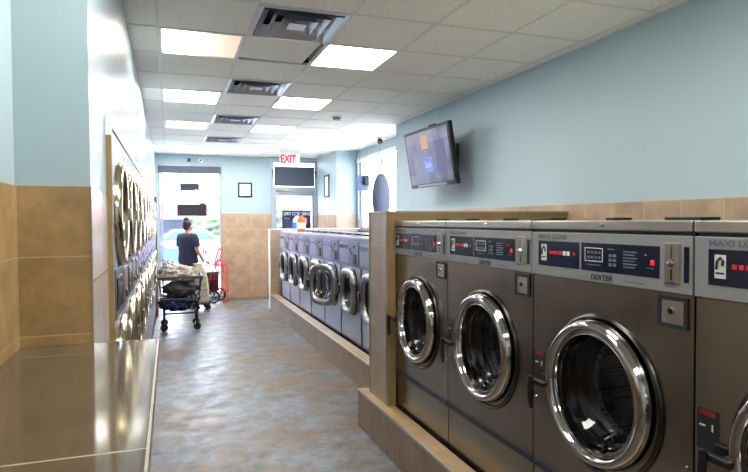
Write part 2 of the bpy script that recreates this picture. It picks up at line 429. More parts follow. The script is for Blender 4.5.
struct('ceiling_light_block', MB().box(-1.4, 3.8, XB-.2, YE+.15, 3.3, 3.4), mat('dark_plenum', S(46, 44, 42), .9))  # unseen dark slab added above the tiles to block light

# lay-in light fixtures
def diffuser_mat(name, dim=False):
    m, n, l, p = newmat(name)
    p.inputs['Base Color'].default_value = (.9, .88, .82, 1); p.inputs['Roughness'].default_value = .4
    tc = n.new('ShaderNodeTexCoord')
    if not dim:
        p.inputs['Emission Color'].default_value = (1, .96, .86, 1); p.inputs['Emission Strength'].default_value = PANEL_E
        return m
    s = n.new('ShaderNodeSeparateXYZ'); l.new(tc.outputs['Object'], s.inputs[0])
    r = n.new('ShaderNodeValToRGB'); e = r.color_ramp.elements
    mr = n.new('ShaderNodeMapRange'); mr.inputs[1].default_value = -.28; mr.inputs[2].default_value = .28; l.new(s.outputs[0], mr.inputs[0]); l.new(mr.outputs[0], r.inputs[0])
    e[0].position = .30; e[0].color = (1, .9, .75, 1); e[1].position = .85; e[1].color = (.032, .021, .014, 1)
    x = e.new(.62); x.color = (.052, .038, .028, 1)
    w1 = n.new('ShaderNodeTexWave'); w1.inputs['Scale'].default_value = 12; l.new(tc.outputs['Object'], w1.inputs['Vector'])
    mw = n.new('ShaderNodeMapRange'); mw.inputs[3].default_value = .85; mw.inputs[4].default_value = 1.1; l.new(w1.outputs['Fac'], mw.inputs[0])
    mm = n.new('ShaderNodeMix'); mm.data_type = 'RGBA'; mm.blend_type = 'MULTIPLY'; mm.inputs[0].default_value = 1
    l.new(r.outputs[0], mm.inputs[6]); l.new(mw.outputs[0], mm.inputs[7])
    l.new(mm.outputs[2], p.inputs['Emission Color']); p.inputs['Emission Strength'].default_value = PANEL_E*.75
    return m
M['diff'] = diffuser_mat('prismatic_diffuser'); M['diff_dim'] = diffuser_mat('half_lit_diffuser', True)
M['tube_e'] = emis('fluorescent_tube', (1, .90, .72, 1), 4)
LL = {(0, 0): 'ceiling light nearest the camera on the left, its right half dim and brownish',
      (0, 3): 'evenly lit ceiling light second in the left row, behind the half-dim one',
      (0, 6): 'ceiling light with its diffuser missing and bare tubes showing',
      (0, 10): 'small-looking ceiling light farthest back in the left row, above the front window',
      (2, 0): 'largest ceiling light in the right row, beside the crooked ceiling tile',
      (2, 3): 'evenly lit ceiling light second in the right row, nearest the round detector',
      (2, 6): 'ceiling light third in the right row, right of the third air vent',
      (2, 10): 'ceiling light farthest back in the right row, nearest the exit sign'}
def light(cell, kind='full'):
    c, r = cell; x, y = X0+(c+.5)*DX, Y0+(r+.5)*DY
    t = thing('ceiling_light', LL.get(cell, {(0, -4): 'added left ceiling panel just above the camera, out of frame', (2, -4): 'added right ceiling panel just above the camera, out of frame', (0, -8): 'added left ceiling panel behind the camera, out of frame', (2, -8): 'added right ceiling panel behind the camera, out of frame'}.get(cell)), 'ceiling light', (x, y, 2.997), 0, 'fluorescent panels in the ceiling')
    hx, hy = DX/2-.004, DY/2-.004
    f = MB()
    for a in ((-hx, hx, -hy, -hy+.022), (-hx, hx, hy-.022, hy), (-hx, -hx+.022, -hy+.022, hy-.022), (hx-.022, hx, -hy+.022, hy-.022)): f.box(*a, -.003, .05)
    f.build('light_frame', 'white_metal', t)
    MB().box(-hx, hx, -hy, hy, .05, .12).build('housing', 'white_metal', t)
    if kind == 'bare':
        for k in (-.17, 0, .17):
            MB().cyl((-.26, k, .03), (.26, k, .03), .019, 14).build('fluorescent_tube', 'tube_e', t)
            MB().box(-.285, -.26, k-.02, k+.02, .01, .05).build('tube_socket', 'coinplate', t)
            MB().box(.26, .285, k-.02, k+.02, .01, .05).build('tube_socket', 'coinplate', t)
    else:
        MB().box(-hx+.02, hx-.02, -hy+.02, hy-.02, .002, .010).build('diffuser', 'diff_dim' if kind == 'dim' else 'diff', t)
    return t
for cell in LIGHTS: light(cell, 'dim' if cell == (0, 0) else 'bare' if cell == (0, 6) else 'full')

# square louvred vents
M['vent_metal'] = mat('vent_metal', S(196, 200, 210), .3, .65)
VL = ['largest metal ceiling air vent, nearest the camera, beside the half-dim light', 'metal ceiling air vent second from the camera, left of the second right-hand light',
      'metal ceiling air vent third from the camera, beside the light with bare tubes', 'farthest metal ceiling air vent, in front of the front window']
for (c, r), lb in zip(VENTS, VL):
    x, y = X0+(c+.5)*DX, Y0+(r+.5)*DY
    t = thing('air_vent', lb, 'air vent', (x, y, 2.997), 0, 'air vents in the ceiling')
    MB().box(-.3, .3, -.325, .325, .10, .14).build('vent_backing', 'black', t)
    fr = MB()
    for a_ in ((-.3, .3, -.328, -.296), (-.3, .3, .296, .328), (-.3, -.268, -.296, .296), (.268, .3, -.296, .296)): fr.box(*a_, -.006, .06)
    fr.build('vent_frame', 'vent_metal', t)
    for (b0, t0) in ((.262, .205), (.192, .135), (.124, .068)):
        m = MB(); rings = []
        for (s_, z_) in ((b0, -.012), (b0-.004, -.004), (t0-.003, .062), (t0, .054)):
            rings.append([m.bm.verts.new((i*s_, j*s_*1.09, z_)) for i, j in ((-1, -1), (1, -1), (1, 1), (-1, 1))])
        for q_ in range(4):
            A, B_ = rings[q_], rings[(q_+1) % 4]
            for i in range(4): m.bm.faces.new((A[i], A[(i+1) % 4], B_[(i+1) % 4], B_[i]))
        m.build('louver', 'vent_metal', t)
    MB().box(-.062, .062, -.067, .067, -.012, -.004, .003).box(-.01, .01, -.01, .01, -.004, .1).build('center_plate', 'vent_metal', t)
# the crooked tile beside the near light
o = MB().box(-.29, .285, -.31, .31, 0, .016).build('ceiling_tile', 'tile_ceiling')
o.location = (X0+1.5*DX-.03, Y0+.5*DY-.03, 3.002); o.rotation_euler = (math.radians(-.6), math.radians(.8), math.radians(2.6))
tag(o, 'crooked white ceiling tile with a dark gap, between the nearest vent and light', 'ceiling tile')
t = thing('smoke_detector', 'small round smoke detector on the ceiling by the right row of lights', 'smoke detector', (2.1, 7.42, 3.0))
MB().lathe([(.0, -.042), (.05, -.042), (.062, -.03), (.068, -.012)], seg=28).build('detector_head', 'coinplate', t, 40)
MB().lathe([(.068, -.014), (.078, -.012), (.08, 0)], seg=28).build('mounting_ring', 'white_metal', t, 40)

# ------------------------------------------------------------------ shop front: window, door, recess window
t = thing('window_1', None, None, (0, 0, 0)); t['kind'] = 'structure'
f = MB(); fy0, fy1 = YE+.02, YE+.08
f.box(-.2, -.17, fy0, fy1, .10, 2.78).box(.99, 1.03, fy0, fy1, .10, 2.78).box(-.17, .99, fy0, fy1, .10, .15).box(-.17, .99, fy0, fy1, 2.74, 2.78).box(-.16, -.12, fy0-.02, fy0, .10, 2.78)
f.build('window_frame', 'frame_metal', t)
MB().box(-.17, .99, YE+.045, YE+.051, .15, 2.74).build('pane', 'glass', t)
MB().box(-.25, 1.05, YE-.05, YE+.02, .085, .10).build('window_sill', 'white_metal', t)
t = thing('roller_shade', 'grey slatted roller shade pulled up at the top of the front window', 'window shade', (.42, YE-.0, 2.61))
m = MB()
for k in range(5): m.box(-.63, .60, -.005, .012, .0+k*.03, .0302+k*.03)
m.build('shade_slats', 'shade', t)
MB().box(-.64, .61, -.03, .018, .15, .185, .004).build('head_rail', 'frame_metal', t)
MB().cyl((.36, -.012, -.02), (.36, -.012, .15), .003, 6).build('pull_cord', 'black', t)

t = thing('window_2', None, None); t['kind'] = 'structure'
f = MB(); a0, a1 = 7.98, 10.78
f.box(XW+.02, XW+.08, a0, a1, 1.46, 1.51).box(XW+.02, XW+.08, a0, a1, 2.80, 2.86).box(XW+.02, XW+.08, a1-.05, a1, 1.51, 2.80).box(XW+.02, XW+.08, a0, a0+.05, 1.51, 2.80).box(XW+.03, XW+.07, 10.42, 10.47, 1.51, 2.80)
f.build('window_frame', 'frame_metal', t)
MB().box(XW+.045, XW+.051, a0+.05, a1-.05, 1.51, 2.80).build('pane', 'glass', t)
MB().box(XW-.06, XW+.02, a0, a1, 1.44, 1.462).build('window_sill', 'cap_tile', t)
t = thing('shade_rail', 'white blind rail mounted across the top of the side window', 'window shade', (XW-.05, 9.4, 2.76))
MB().box(-.02, .03, -1.4, 1.38, 0, .07, .004).build('head_rail', 'white_metal', t)
MB().cyl((-.005, 1.3, -1.1), (-.005, 1.3, 0), .004, 6).build('wand', 'white_metal', t)

t = thing('door_1', None, None); t['kind'] = 'structure'
f = MB(); dx0, dx1 = 2.07, 3.065
f.box(dx0, dx0+.05, YE-.01, YE+.09, 0, 2.95).box(dx1-.05, dx1, YE-.01, YE+.09, 0, 2.95).box(dx0+.05, dx1-.05, YE-.01, YE+.09, 2.89, 2.95).box(dx0+.05, dx1-.05, YE-.01, YE+.09, 2.27, 2.37)
f.build('door_frame', 'frame_metal', t)
lf = MB().box(dx0+.05, dx0+.11, YE+.02, YE+.07, .01, 2.27).box(dx1-.11, dx1-.05, YE+.02, YE+.07, .01, 2.27).box(dx0+.11, dx1-.11, YE+.02, YE+.07, 2.17, 2.27).box(dx0+.11, dx1-.11, YE+.02, YE+.07, .01, .2).build('door_leaf', 'frame_metal', t)
MB().box(dx0+.11, dx1-.11, YE+.042, YE+.048, .2, 2.17).build('pane', 'glass', lf)
MB().cyl((dx0+.09, YE-.03, .9), (dx0+.09, YE-.03, 1.3), .014, 10).box(dx0+.08, dx0+.1, YE-.03, YE+.02, .92, .94).box(dx0+.08, dx0+.1, YE-.03, YE+.02, 1.26, 1.28).build('door_handle', 'black', lf)
MB().box(dx0+.05, dx1-.05, YE+.04, YE+.046, 2.37, 2.89).build('transom_pane', 'glass', t)
cl = MB().box(2.16, 2.42, YE-.05, YE+.0, 2.28, 2.335, .006).build('door_closer', 'steel_plain', t)
MB().tube([(2.2, YE-.07, 2.3), (2.3, YE-.12, 2.28), (2.42, YE-.06, 2.25)], .009, 6).build('closer_arm', 'steel_plain', cl)
t = thing('roller_shade', 'grey slatted shade hanging in the pane above the door', 'window shade', (2.57, YE+.01, 2.38))
m = MB()
for k in range(12): m.box(-.44, .44, -.004, .012, .001+k*.0342, .0355+k*.0342)
m.build('shade_slats', 'shade', t)
MB().box(-.445, .445, -.008, .014, .412, .43).build('head_rail', 'frame_metal', t)
for sx_, lb in ((-.47, 'small black bolt latch on the left side of the pane above the door'), (.465, 'small black bolt latch on the right side of the pane above the door')):
    o = MB().box(-.014, .014, -.02, 0, 0, .07, .004).cyl((0, -.012, -.09), (0, -.012, .0), .008, 8).build('transom_latch', 'black', loc=(2.567+sx_, YE-.01, 2.66))
    tag(o, lb, 'latch', 'latches on the pane above the door')
# poster in the door
M['poster'] = mat('poster_navy', S(34, 40, 92), .5)
t = thing('dry_cleaning_poster', 'navy dry cleaning poster with white lettering on the door glass', 'poster', (2.30, YE+.036, 1.40))
MB().box(0, .64, 0, .003, 0, .46).build('poster_sheet', 'poster', t)
text('lettering', 'DRY CLEANING', .088, 'white_print', t, (.035, -.0015, .36), bold=.0035, sx=.93)
text('lettering', 'Shirts', .05, 'white_print', t, (.05, -.0015, .27))
m = MB()
for k in range(5): m.box(.05, .05+.2-.03*(k % 2), -.0012, 0, .22-k*.035, .232-k*.035)
m.build('small_print', 'grey_print', t)
MB().lathe([(0, .002), (.06, .002), (.06, 0)], (.48, 0, .20), 'f', 24, sxz=(1, 1.3)).build('shirt_emblem', 'white_print', t)
o = text('hours_lettering', '24 hrs', .07, 'grey_print', None, (2.52, YE+.036, 1.97)); o['label'] = 'small grey lettering on the door glass above the poster'; o['category'] = 'lettering'

# exit sign on the ceiling in front of the door
t = thing('exit_sign', 'red and white exit sign hanging from the ceiling before the door', 'exit sign', (2.175, 11.0, 2.675), -.12)
MB().box(-.19, .19, 0, .035, .02, .27, .006).build('sign_box', 'white', t)
MB().box(-.185, .185, .002, .033, .27, .30).build('mounting_canopy', 'white_metal', t)
text('lettering', 'EXIT', .20, 'exit_red', t, (-.03, -.001, .07), bold=.006, align='CENTER', sx=.72)

# things on the end wall and the pier wall
t = thing('framed_notice', 'black framed notice on the blue end wall beside the front window', 'picture frame', (1.512, YE, 2.29))
m = MB().box(-.145, .145, -.02, 0, -.155, -.125).box(-.145, .145, -.02, 0, .125, .155).box(-.145, -.115, -.02, 0, -.125, .125).box(.115, .145, -.02, 0, -.125, .125)
m.build('frame', 'black', t)
MB().box(-.115, .115, -.008, -.002, -.125, .125).build('notice_sheet', 'paper', t)
m = MB()
for k in range(6): m.box(-.08, .08-.02*(k % 2), -.0095, -.008, .09-k*.034, .1-k*.034)
m.build('print_lines', 'grey_print', t)
t = thing('narrow_framed_notice', 'narrow black framed notice on the side wall right of the door', 'picture frame', (XR, 11.68, 2.345))
MB().box(-.02, 0, -.19, .19, -.23, -.2).box(-.02, 0, -.19, .19, .2, .23).box(-.02, 0, -.19, -.155, -.2, .2).box(-.02, 0, .155, .19, -.2, .2).build('frame', 'black', t)
MB().box(-.008, -.002, -.155, .155, -.2, .2).build('notice_sheet', 'paper', t)
for x, lb, dk in ((.39, 'small dark camera on the wall above the front window, left one', 'black'), (.62, 'small white round camera on the wall above the front window', 'white')):
    t = thing('security_camera', lb, 'camera', (x, YE, 2.88), 0, 'cameras above the front window')
    MB().lathe([(0, .012), (.045, .012), (.05, 0)], (0, 0, 0), 'f', 20).build('mount', 'white', t, 40)
    MB().lathe([(0, .10), (.036, .10), (.04, .09), (.04, .02), (.03, .012)], (0, 0, 0), 'f', 18).build('camera_body', dk, t, 40)
    MB().lathe([(0, .108), (.018, .106), (.02, .098)], (0, 0, 0), 'f', 14).build('lens', 'black', t, 40)
# signs hanging in the front window
t = thing('hanging_sign', 'small dark sign hanging in the middle of the front window', 'sign', (.397, YE+.0, 2.257))
MB().box(-.19, .19, 0, .014, 0, .158, .003).build('sign_panel', 'oval', t)
MB().box(.11, .15, -.004, 0, .005, .04).build('sticker', 'white', t)
MB().cyl((-.12, .006, .15), (-.12, .006, .34), .002, 6).cyl((.12, .006, .15), (.12, .006, .34), .002, 6).build('cord', 'grey_print', t)
t = thing('neon_sign_back', 'large black rectangular sign box hanging low in the front window', 'sign', (.44, YE-.05, 1.745))
MB().box(-.29, .29, 0, .04, 0, .235, .004).build('sign_box', 'dark_print', t)
MB().box(.15, .26, .005, .035, .235, .27, .003).build('transformer', 'dark_print', t)
MB().cyl((-.2, .02, .215), (-.2, .02, .8), .002, 6).cyl((.2, .02, .25), (.2, .02, .8), .002, 6).build('cord', 'grey_print', t)
# hanging things before the side window
t = thing('hanging_oval_panel', 'dark slate oval panel hanging by a cord before the side window', 'sign', (3.29, 9.0, 2.0))
MB().lathe([(0, .008), (.150, .008), (.158, .004), (.158, -.004), (.150, -.008), (0, -.008)], (0, 0, 0), 'f', 48, sxz=(1, 2.6)).build('oval_panel', 'oval', t, 40)
MB().tube([(-.05, 0, .37), (-.075, 0, .43), (-.06, 0, .47)], .006, 6).tube([(.05, 0, .37), (.075, 0, .43), (.06, 0, .47)], .006, 6).build('hook', 'grey_print', t)
MB().tube([(0, 0, .40), (-.06, 0, .52), (-.045, 0, .72), (0, 0, .93)], .004, 6).build('cord', 'grey_print', t)
MB().box(-.018, .018, -.012, .012, .53, .66, .006).build('clip', 'poster', t)
t = thing('ceiling_camera', 'small black dome camera under the ceiling above the oval panel', 'camera', (3.27, 9.0, 3.0))
MB().lathe([(.04, 0), (.045, -.02), (.03, -.03)], seg=20).build('mount', 'white_metal', t, 40)
MB().lathe([(.03, -.03), (.045, -.05), (.045, -.085), (.03, -.11), (0, -.12)], seg=20).build('dome', 'black', t, 40)
t = thing('open_sign_box', 'pale blue square sign with a dark box, hanging in the side window', 'sign', (3.14, 9.5, 2.15))
MB().box(-.11, .11, 0, .02, 0, .26, .003).build('sign_panel', mat('pale_blue_panel', S(84, 100, 132), .5), t)
MB().box(.015, .10, -.05, 0, .09, .25, .005).build('control_box', 'dark_print', t)
MB().cyl((-.06, .01, .26), (-.06, .01, .85), .002, 6).cyl((.06, .01, .26), (.06, .01, .85), .002, 6).build('cord', 'grey_print', t)

# ------------------------------------------------------------------ partitions and curbs
def tiled(name, mb, m): o = mb.build(name, m); o['kind'] = 'structure'; return o
tiled('wall_divider', MB().box(1.475, XR-.012, 3.975, 4.30, 0, 1.698), 'grey_tile')
tiled('wall_divider_jamb', MB().box(1.475, 1.546, 3.94, 3.975, .29, 1.694), 'grey_tile')
tiled('trim_12', MB().box(1.468, 1.482, 3.93, 3.94, .29, 1.706).box(1.468, 1.546, 3.93, 3.975, 1.694, 1.706).box(1.546, XR-.012, 3.962, 3.975, 1.694, 1.706).box(1.468, 1.475, 4.30, 4.308, .29, 1.706).box(1.468, XR-.012, 3.975, 4.308, 1.698, 1.706), 'trim_metal')
tiled('trim_13', MB().box(1.482, 1.546, 3.933, 3.94, .29, 1.694).box(1.55, XR-.012, 3.966, 3.975, 1.2, 1.694), 'yellow_tile')
tiled('wall_curb_near', MB().box(1.41, 1.53, -.6, 4.42, 0, .281).box(1.53, XR-.012, 4.30, 4.42, 0, .281), 'curb_tile')
tiled('trim_14', MB().box(1.418, 1.53, -.6, 4.412, .281, .29), 'cap_tile')
tiled('trim_15', MB().box(1.404, 1.418, -.6, 4.424, .276, .291).box(1.418, 1.475, 4.412, 4.424, .276, .291), 'trim_metal')
tiled('wall_curb_far', MB().box(1.74, 1.86, 4.42, 10.72, 0, .281), 'curb_tile')
tiled('trim_16', MB().box(1.748, 1.86, 4.42, 10.72, .281, .29), 'cap_tile')
tiled('trim_17', MB().box(1.734, 1.748, 4.42, 10.72, .276, .291), 'trim_metal')
tiled('wall_partition_far', MB().box(1.74, XW-.012, 10.72, 10.86, 0, 1.475), 'dado')
tiled('trim_18', MB().box(1.732, 1.742, 10.71, 10.87, 0, 1.49).box(1.742, XW-.012, 10.71, 10.87, 1.475, 1.49), 'white_metal')
tiled('trim_19', MB().box(1.53, 2.5, -.6, 3.97, 0, .16), 'black')
tiled('trim_20', MB().box(1.86, 2.8, 4.45, 10.7, 0, .204), 'black')

# ------------------------------------------------------------------ big near washers
def near_washer(label, group):
    """front at local y=0 facing -Y, origin at the machine's base"""
    t = thing('washing_machine', label, 'washing machine', (0, 0, 0), 0, group)
    W = .426; zb = .0
    B = .16                                       # base height in the world
    z = lambda v: v-B
    MB().shell(-W, W, 0, .9, z(.56), z(1.395)).holed(-W, W, z(.56), z(1.395), 0, z(.978), .228, 0).build('body', 'steel', t)
    MB().box(-W, W, .004, .9, z(.16), z(.527)).build('kick_panel', 'steel', t)
    MB().box(-W, W, -.008, .02, z(.53), z(.558), .003).build('base_trim', 'dkblue', t)
    MB().box(-W, W, -.012, .9, z(1.597), z(1.634), .004).build('top_lid', 'steel_plain', t)
    MB().box(-W+.002, W-.002, .004, .88, z(1.585), z(1.597)).build('lid_gasket', 'black', t)
    MB().lathe([(0, .006), (.006, .005), (.0075, 0)], (.03, -.012, z(1.617)), 'f', 14).build('screw', 'chrome', t, 40)
    c = MB().box(-W, W, -.010, .5, z(1.398), z(1.585), .003).build('control_console', 'console', t)
    y = -.0115
    d = MB().box(-.375, -.105, y-.001, -.009, z(1.44), z(1.548), .001).build('display_window', 'navy', c)
    MB().box(-.352, -.315, y-.0022, y-.001, z(1.462), z(1.532)).build('logo_panel', 'white_print', d)
    MB().tube([(-.345, y-.003, z(1.488)), (-.343, y-.003, z(1.512)), (-.332, y-.003, z(1.524)), (-.323, y-.003, z(1.515)), (-.325, y-.003, z(1.500))], .004, 6).box(-.348, -.32, y-.0032, y-.0022, z(1.474), z(1.480)).build('logo_mark', 'dark_print', d)
    m = MB()
    for k in range(4): m.box(-.295+k*.022, -.28+k*.022, y-.002, y-.001, z(1.492), z(1.506))
    m.box(-.14, -.128, y-.002, y-.001, z(1.492), z(1.506)).build('red_digits', 'led_dim', d)
    for xk in (-.205, -.18): MB().box(xk, xk+.018, y-.002, y-.001, z(1.490), z(1.508)).build('key_mark', 'white_print', d)
    d = MB().box(-.092, .298, y-.001, -.009, z(1.44), z(1.548), .001).build('display_window', 'navy', c)
    m = MB(); q0, q1 = y-.002, y-.001
    m.box(-.07, .03, q0, q1, z(1.527), z(1.530)).box(-.07, .03, q0, q1, z(1.477), z(1.480)).box(-.07, -.067, q0, q1, z(1.477), z(1.53)).box(.027, .03, q0, q1, z(1.477), z(1.53)).build('display_outline', 'white_print', d)
    m = MB()
    for k in range(4):
        m.box(-.055+k*.02, -.042+k*.02, q0, q1, z(1.507), z(1.517)); m.box(-.055+k*.02, -.042+k*.02, q0, q1, z(1.488), z(1.498))
    m.build('display_print', 'grey_print', d); m = MB()
    for k in range(3):
        for j in range(2): m.box(.062+j*.022, .078+j*.022, q0, q1, z(1.465+k*.017), z(1.476+k*.017))
    m.box(.055, .09, q0, q1, z(1.525), z(1.530)).box(-.06, .02, q0, q1, z(1.462), z(1.466))
    m.build('symbol_print', 'grey_print', d); m = MB()
    for k in range(6): m.box(.135, .19+.01*(k % 2), q0, q1, z(1.465+k*.011), z(1.470+k*.011))
    m.box(.245, .275, q0, q1, z(1.47), z(1.473)).build('instructions_print', 'grey_print', d)
    text('red_digit', 'n', .034, 'led', d, (.262, y-.0022, z(1.484)), bold=.0008, depth=.0003)
    MB().box(.237, .242, q0, q1, z(1.514), z(1.517)).build('red_lamp', 'led', d)
    p = MB().box(.318, .382, y-.004, -.009, z(1.428), z(1.562), .003).build('coin_plate', 'coinplate', c)
    MB().lathe([(0, .014), (.009, .012), (.013, 0)], (.35, y-.004, z(1.495)), 'f', 16).build('coin_return_knob', 'chrome', p, 40)
    MB().box(.347, .353, y-.0052, y-.004, z(1.44), z(1.475)).build('coin_slot', 'black', p)
    MB().box(.349, .351, y-.0052, y-.004, z(1.51), z(1.55)).build('coin_slot', 'black', p)
    MB().box(.33, .37, y-.012, y-.004, z(1.430), z(1.436), .001).build('coin_lip', 'chrome', p)
    MB().box(.396, .415, y-.001, -.009, z(1.436), z(1.55), .001).build('card_strip', 'navy', c)
    text('lettering', 'DEXTER', .0285, 'dark_print', c, (-.04, y, z(1.408)), bold=.0007, shear=.28, sx=1.12, depth=.0004)
    text('lettering', 'MAXI LOAD', .026, 'grey_print', c, (-.375, y, z(1.558)), bold=.0005, sx=1.38, depth=.0004)
    MB().box(.14, .23, y-.0005, y+.001, z(1.413), z(1.417)).build('model_print', 'grey_print', c)
    # lock box, upper right of the body
    k = MB().box(.285, .405, -.006, 0, z(1.283), z(1.297), .001).box(.285, .405, -.006, 0, z(1.373), z(1.387), .001).box(.285, .299, -.006, 0, z(1.297), z(1.373)).box(.391, .405, -.006, 0, z(1.297), z(1.373)).build('lock_box', 'dark_print', t)
    MB().box(.299, .391, -.003, 0, z(1.297), z(1.373)).build('lock_cover', 'steel_plain', k)
    MB().lathe([(0, .007), (.010, .007), (.012, 0)], (.342, -.003, z(1.338)), 'f', 16).build('key_cylinder', 'chrome', k, 40)
    MB().box(.339, .345, -.0115, -.010, z(1.332), z(1.344)).build('keyhole', 'black', k)
    # door
    Z = z(.974)
    d = MB().lathe([(.293, 0), (.292, .02), (.286, .040), (.276, .056), (.264, .062), (.253, .057), (.246, .045), (.243, .036), (.240, .036), (.236, .042), (.230, .042), (.225, .030), (.222, .012), (.222, -.03)],
                   (0, 0, Z), 'f', 72, sxz=(.965, .965)).build('door_ring', 'chrome', t, 60)
    MB().lathe([(.308, 0), (.308, .008), (.298, .014), (.292, .010)], (0.006, 0, Z-.006), 'f', 64).build('door_gasket', 'rubber', t, 60)  # black gasket, set low and right to double as the ring's shadow
    MB().lathe([(.215, -.005), (.207, .006), (.18, -.02), (.16, -.055), (.12, -.075), (0, -.082)], (0, 0, Z), 'f', 56).build('door_glass', 'door_glass', d, 60)
    MB().lathe([(.2245, -.032), (.215, -.05), (.222, -.075), (.205, -.09), (.212, -.12), (.196, -.135), (.20, -.15)], (0, 0, Z), 'f', 56).build('rubber_seal', 'rubber', t, 50)
    m = MB().lathe([(.198, -.145), (.192, -.16), (.262, -.20), (.265, -.55), (0.05, -.56), (0, -.56)], (0, 0, Z), 'f', 56)
    for a in (PI/2, PI/2+2*PI/3, PI/2-2*PI/3):
        ca, sa = math.cos(a), math.sin(a); tx, tz = -sa, ca
        poly = [(ca*.262+tx*.04, sa*.262+tz*.04), (ca*.19+tx*.008, sa*.19+tz*.008), (ca*.19-tx*.008, sa*.19-tz*.008), (ca*.262-tx*.04, sa*.262-tz*.04)]
        m.prism([(u, v+Z) for u, v in poly], 'y', .21, .55)
    m.build('drum', 'drum', t, 40)
    # handle, hinge, decal, bolts
    h = MB().box(-.335, -.240, -.084, -.060, z(.932), z(.956), .006).box(-.275, -.25, -.062, -.03, z(.928), z(.960), .004).build('door_handle', 'black', d)
    MB().tube([(-.322, -.088, z(.965)), (-.323, -.090, z(.925)), (-.326, -.088, z(.88)), (-.328, -.082, z(.825))], [.013, .014, .013, .010], 10).build('lever', 'black', h, 50)
    MB().box(-.345, -.30, -.02, 0, z(.915), z(.965), .004).build('latch_block', 'black', t)
    k = MB().box(-.418, -.342, -.0015, 0, z(.93), z(1.055)).build('warning_label', 'dark_print', t)
    MB().box(-.408, -.352, -.0025, -.0015, z(1.035), z(1.05)).build('red_header', 'red_print', k)
    MB().box(-.41, -.388, -.0025, -.0015, z(1.0), z(1.005)).box(-.366, -.361, -.0025, -.0015, z(.99), z(1.012)).build('arrow_marks', 'white_print', k)
    for sx_ in (-.405, .405):
        for zz in (.842, .80 if sx_ > 0 else .842):
            MB().lathe([(0, .006), (.006, .005), (.008, 0)], (sx_, 0, z(zz)), 'f', 12).build('bolt', 'chrome', t, 40)
            if sx_ < 0: break
    # small dark fittings along the top
    for xx, ww in ((-.2, .05), (.17, .16)):
        MB().box(xx-ww/2, xx+ww/2, .22, .32, z(1.634), z(1.646), .004).build('top_fitting', 'black', t)
    return t
NW = 'row of four large front-load washers along the right side'
w0 = near_washer('large steel washer beside the tiled divider, farthest of the near row', NW)
w0.location = (1.55, 3.53, .16); w0.rotation_euler = (0, 0, -PI/2)
dup(w0, (1.55, 2.67, .16), 'large steel washer second from the tiled divider, in the near row')
dup(w0, (1.55, 1.81, .16), 'large steel washer with its whole round door showing, second from the right edge')
dup(w0, (1.55, .95, .16), 'large steel washer cut off by the right edge of the photo')

# ------------------------------------------------------------------ smaller far washers
PW = 3.2
def far_washer(label, group, opened=False):
    t = thing('washing_machine', label, 'washing machine', (0, 0, 0), 0, group)
    W = .381; B = .24; z = lambda v: v-B; Z = z(.885)
    MB().shell(-W, W, 0, .8, z(.33), z(1.16)).holed(-W, W, z(.33), z(1.16), 0, Z, .185, 0, PW).build('body', 'steel_far', t)
    MB().box(-W, W, .01, .8, z(.24), z(.325)).build('base_plinth', 'black', t)
    MB().box(-W, -W+.010, -.006, .02, z(.33), z(1.46)).build('edge_strip', 'dark_print', t)
    MB().box(-W, W, -.004, .8, z(1.462), z(1.492), .004).build('top_lid', 'steel_far', t)
    c = MB().box(-W, W, -.02, .3, z(1.165), z(1.458), .006).build('control_console', 'console_far', t)
    MB().box(-.36, .02, -.024, -.02, z(1.20), z(1.43), .002).build('console_plate', mat('muted_console_plate', S(112, 118, 138), .4, .5), c)
    MB().box(-.33, -.02, -.026, -.024, z(1.36), z(1.40)).build('program_print', 'navy', c)
    MB().box(.03, .36, -.024, -.02, z(1.19), z(1.44), .002).build('coin_panel', 'console_far', c)
    MB().box(.20, .29, -.034, -.024, z(1.20), z(1.31), .004).build('coin_box', 'dark_print', c)
    for xk, zk in ((.06, 1.34), (.12, 1.30), (.2, 1.37)): MB().box(xk, xk+.03, -.030, -.024, z(zk), z(zk+.03)).build('button', 'dark_print', c)
    MB().box(-.30, -.10, .22, .36, z(1.4925), z(1.51), .004).build('soap_tray_lid', 'black', t)
    MB().box(.08, .28, .22, .36, z(1.4925), z(1.51), .004).build('soap_tray_lid', 'black', t)
    MB().lathe([(.1865, -.03), (.175, -.05), (.18, -.08), (.165, -.10), (.22, -.13), (.22, -.42), (0, -.43)], (0, 0, Z), 'f', 48).build('drum', 'drum', t, 40)
    MB().lathe([(.262, 0), (.262, .010), (.25, .014), (.188, .012), (.186, -.03)], (0, 0, Z), 'f', 48, pw=PW).build('door_gasket', 'rubber', t, 50)
    d = bpy.data.objects.new('door', None) if False else None
    # ring hinged on the near (right-hand) side
    def ringgeo(dx): return MB().lathe([(.255, .012), (.258, .03), (.25, .05), (.232, .06), (.205, .058), (.188, .045), (.182, .02), (.182, .012)], (dx, 0, 0), 'f', 56, pw=PW, sxz=(1, 1.0))
    r = ringgeo(-.26).build('door_ring', 'alu_ring', t, 50); r.location = (.26, -.002, Z)
    g = MB().lathe([(.183, .03), (.16, .035), (.14, .0), (.10, -.05), (0, -.06)], (-.26, 0, 0), 'f', 44, pw=2.4).build('door_glass', 'door_glass', r, 60)
    MB().box(-.535, -.49, -.075, -.035, -.05, .05, .006).build('door_handle', 'black', r)
    MB().cyl((.0, -.03, -.1), (.0, -.03, .1), .014, 12).build('hinge_pin', 'steel_plain', r)
    if opened: r.rotation_euler = (0, 0, math.radians(24))
    return t
FW = 'row of seven smaller front-load washers beyond the divider'
fx = 1.9
lab = ['smaller steel washer half hidden behind the tiled divider', 'smaller steel washer right of the open-door washer, its door shut',
       'smaller steel washer with its round glass door swung open', 'smaller steel washer just left of the one with the open door',
       'smaller steel washer third from the far low wall', 'smaller steel washer second from the far low wall, detergent bottles above it', 'smaller steel washer at the far end against the low wall']
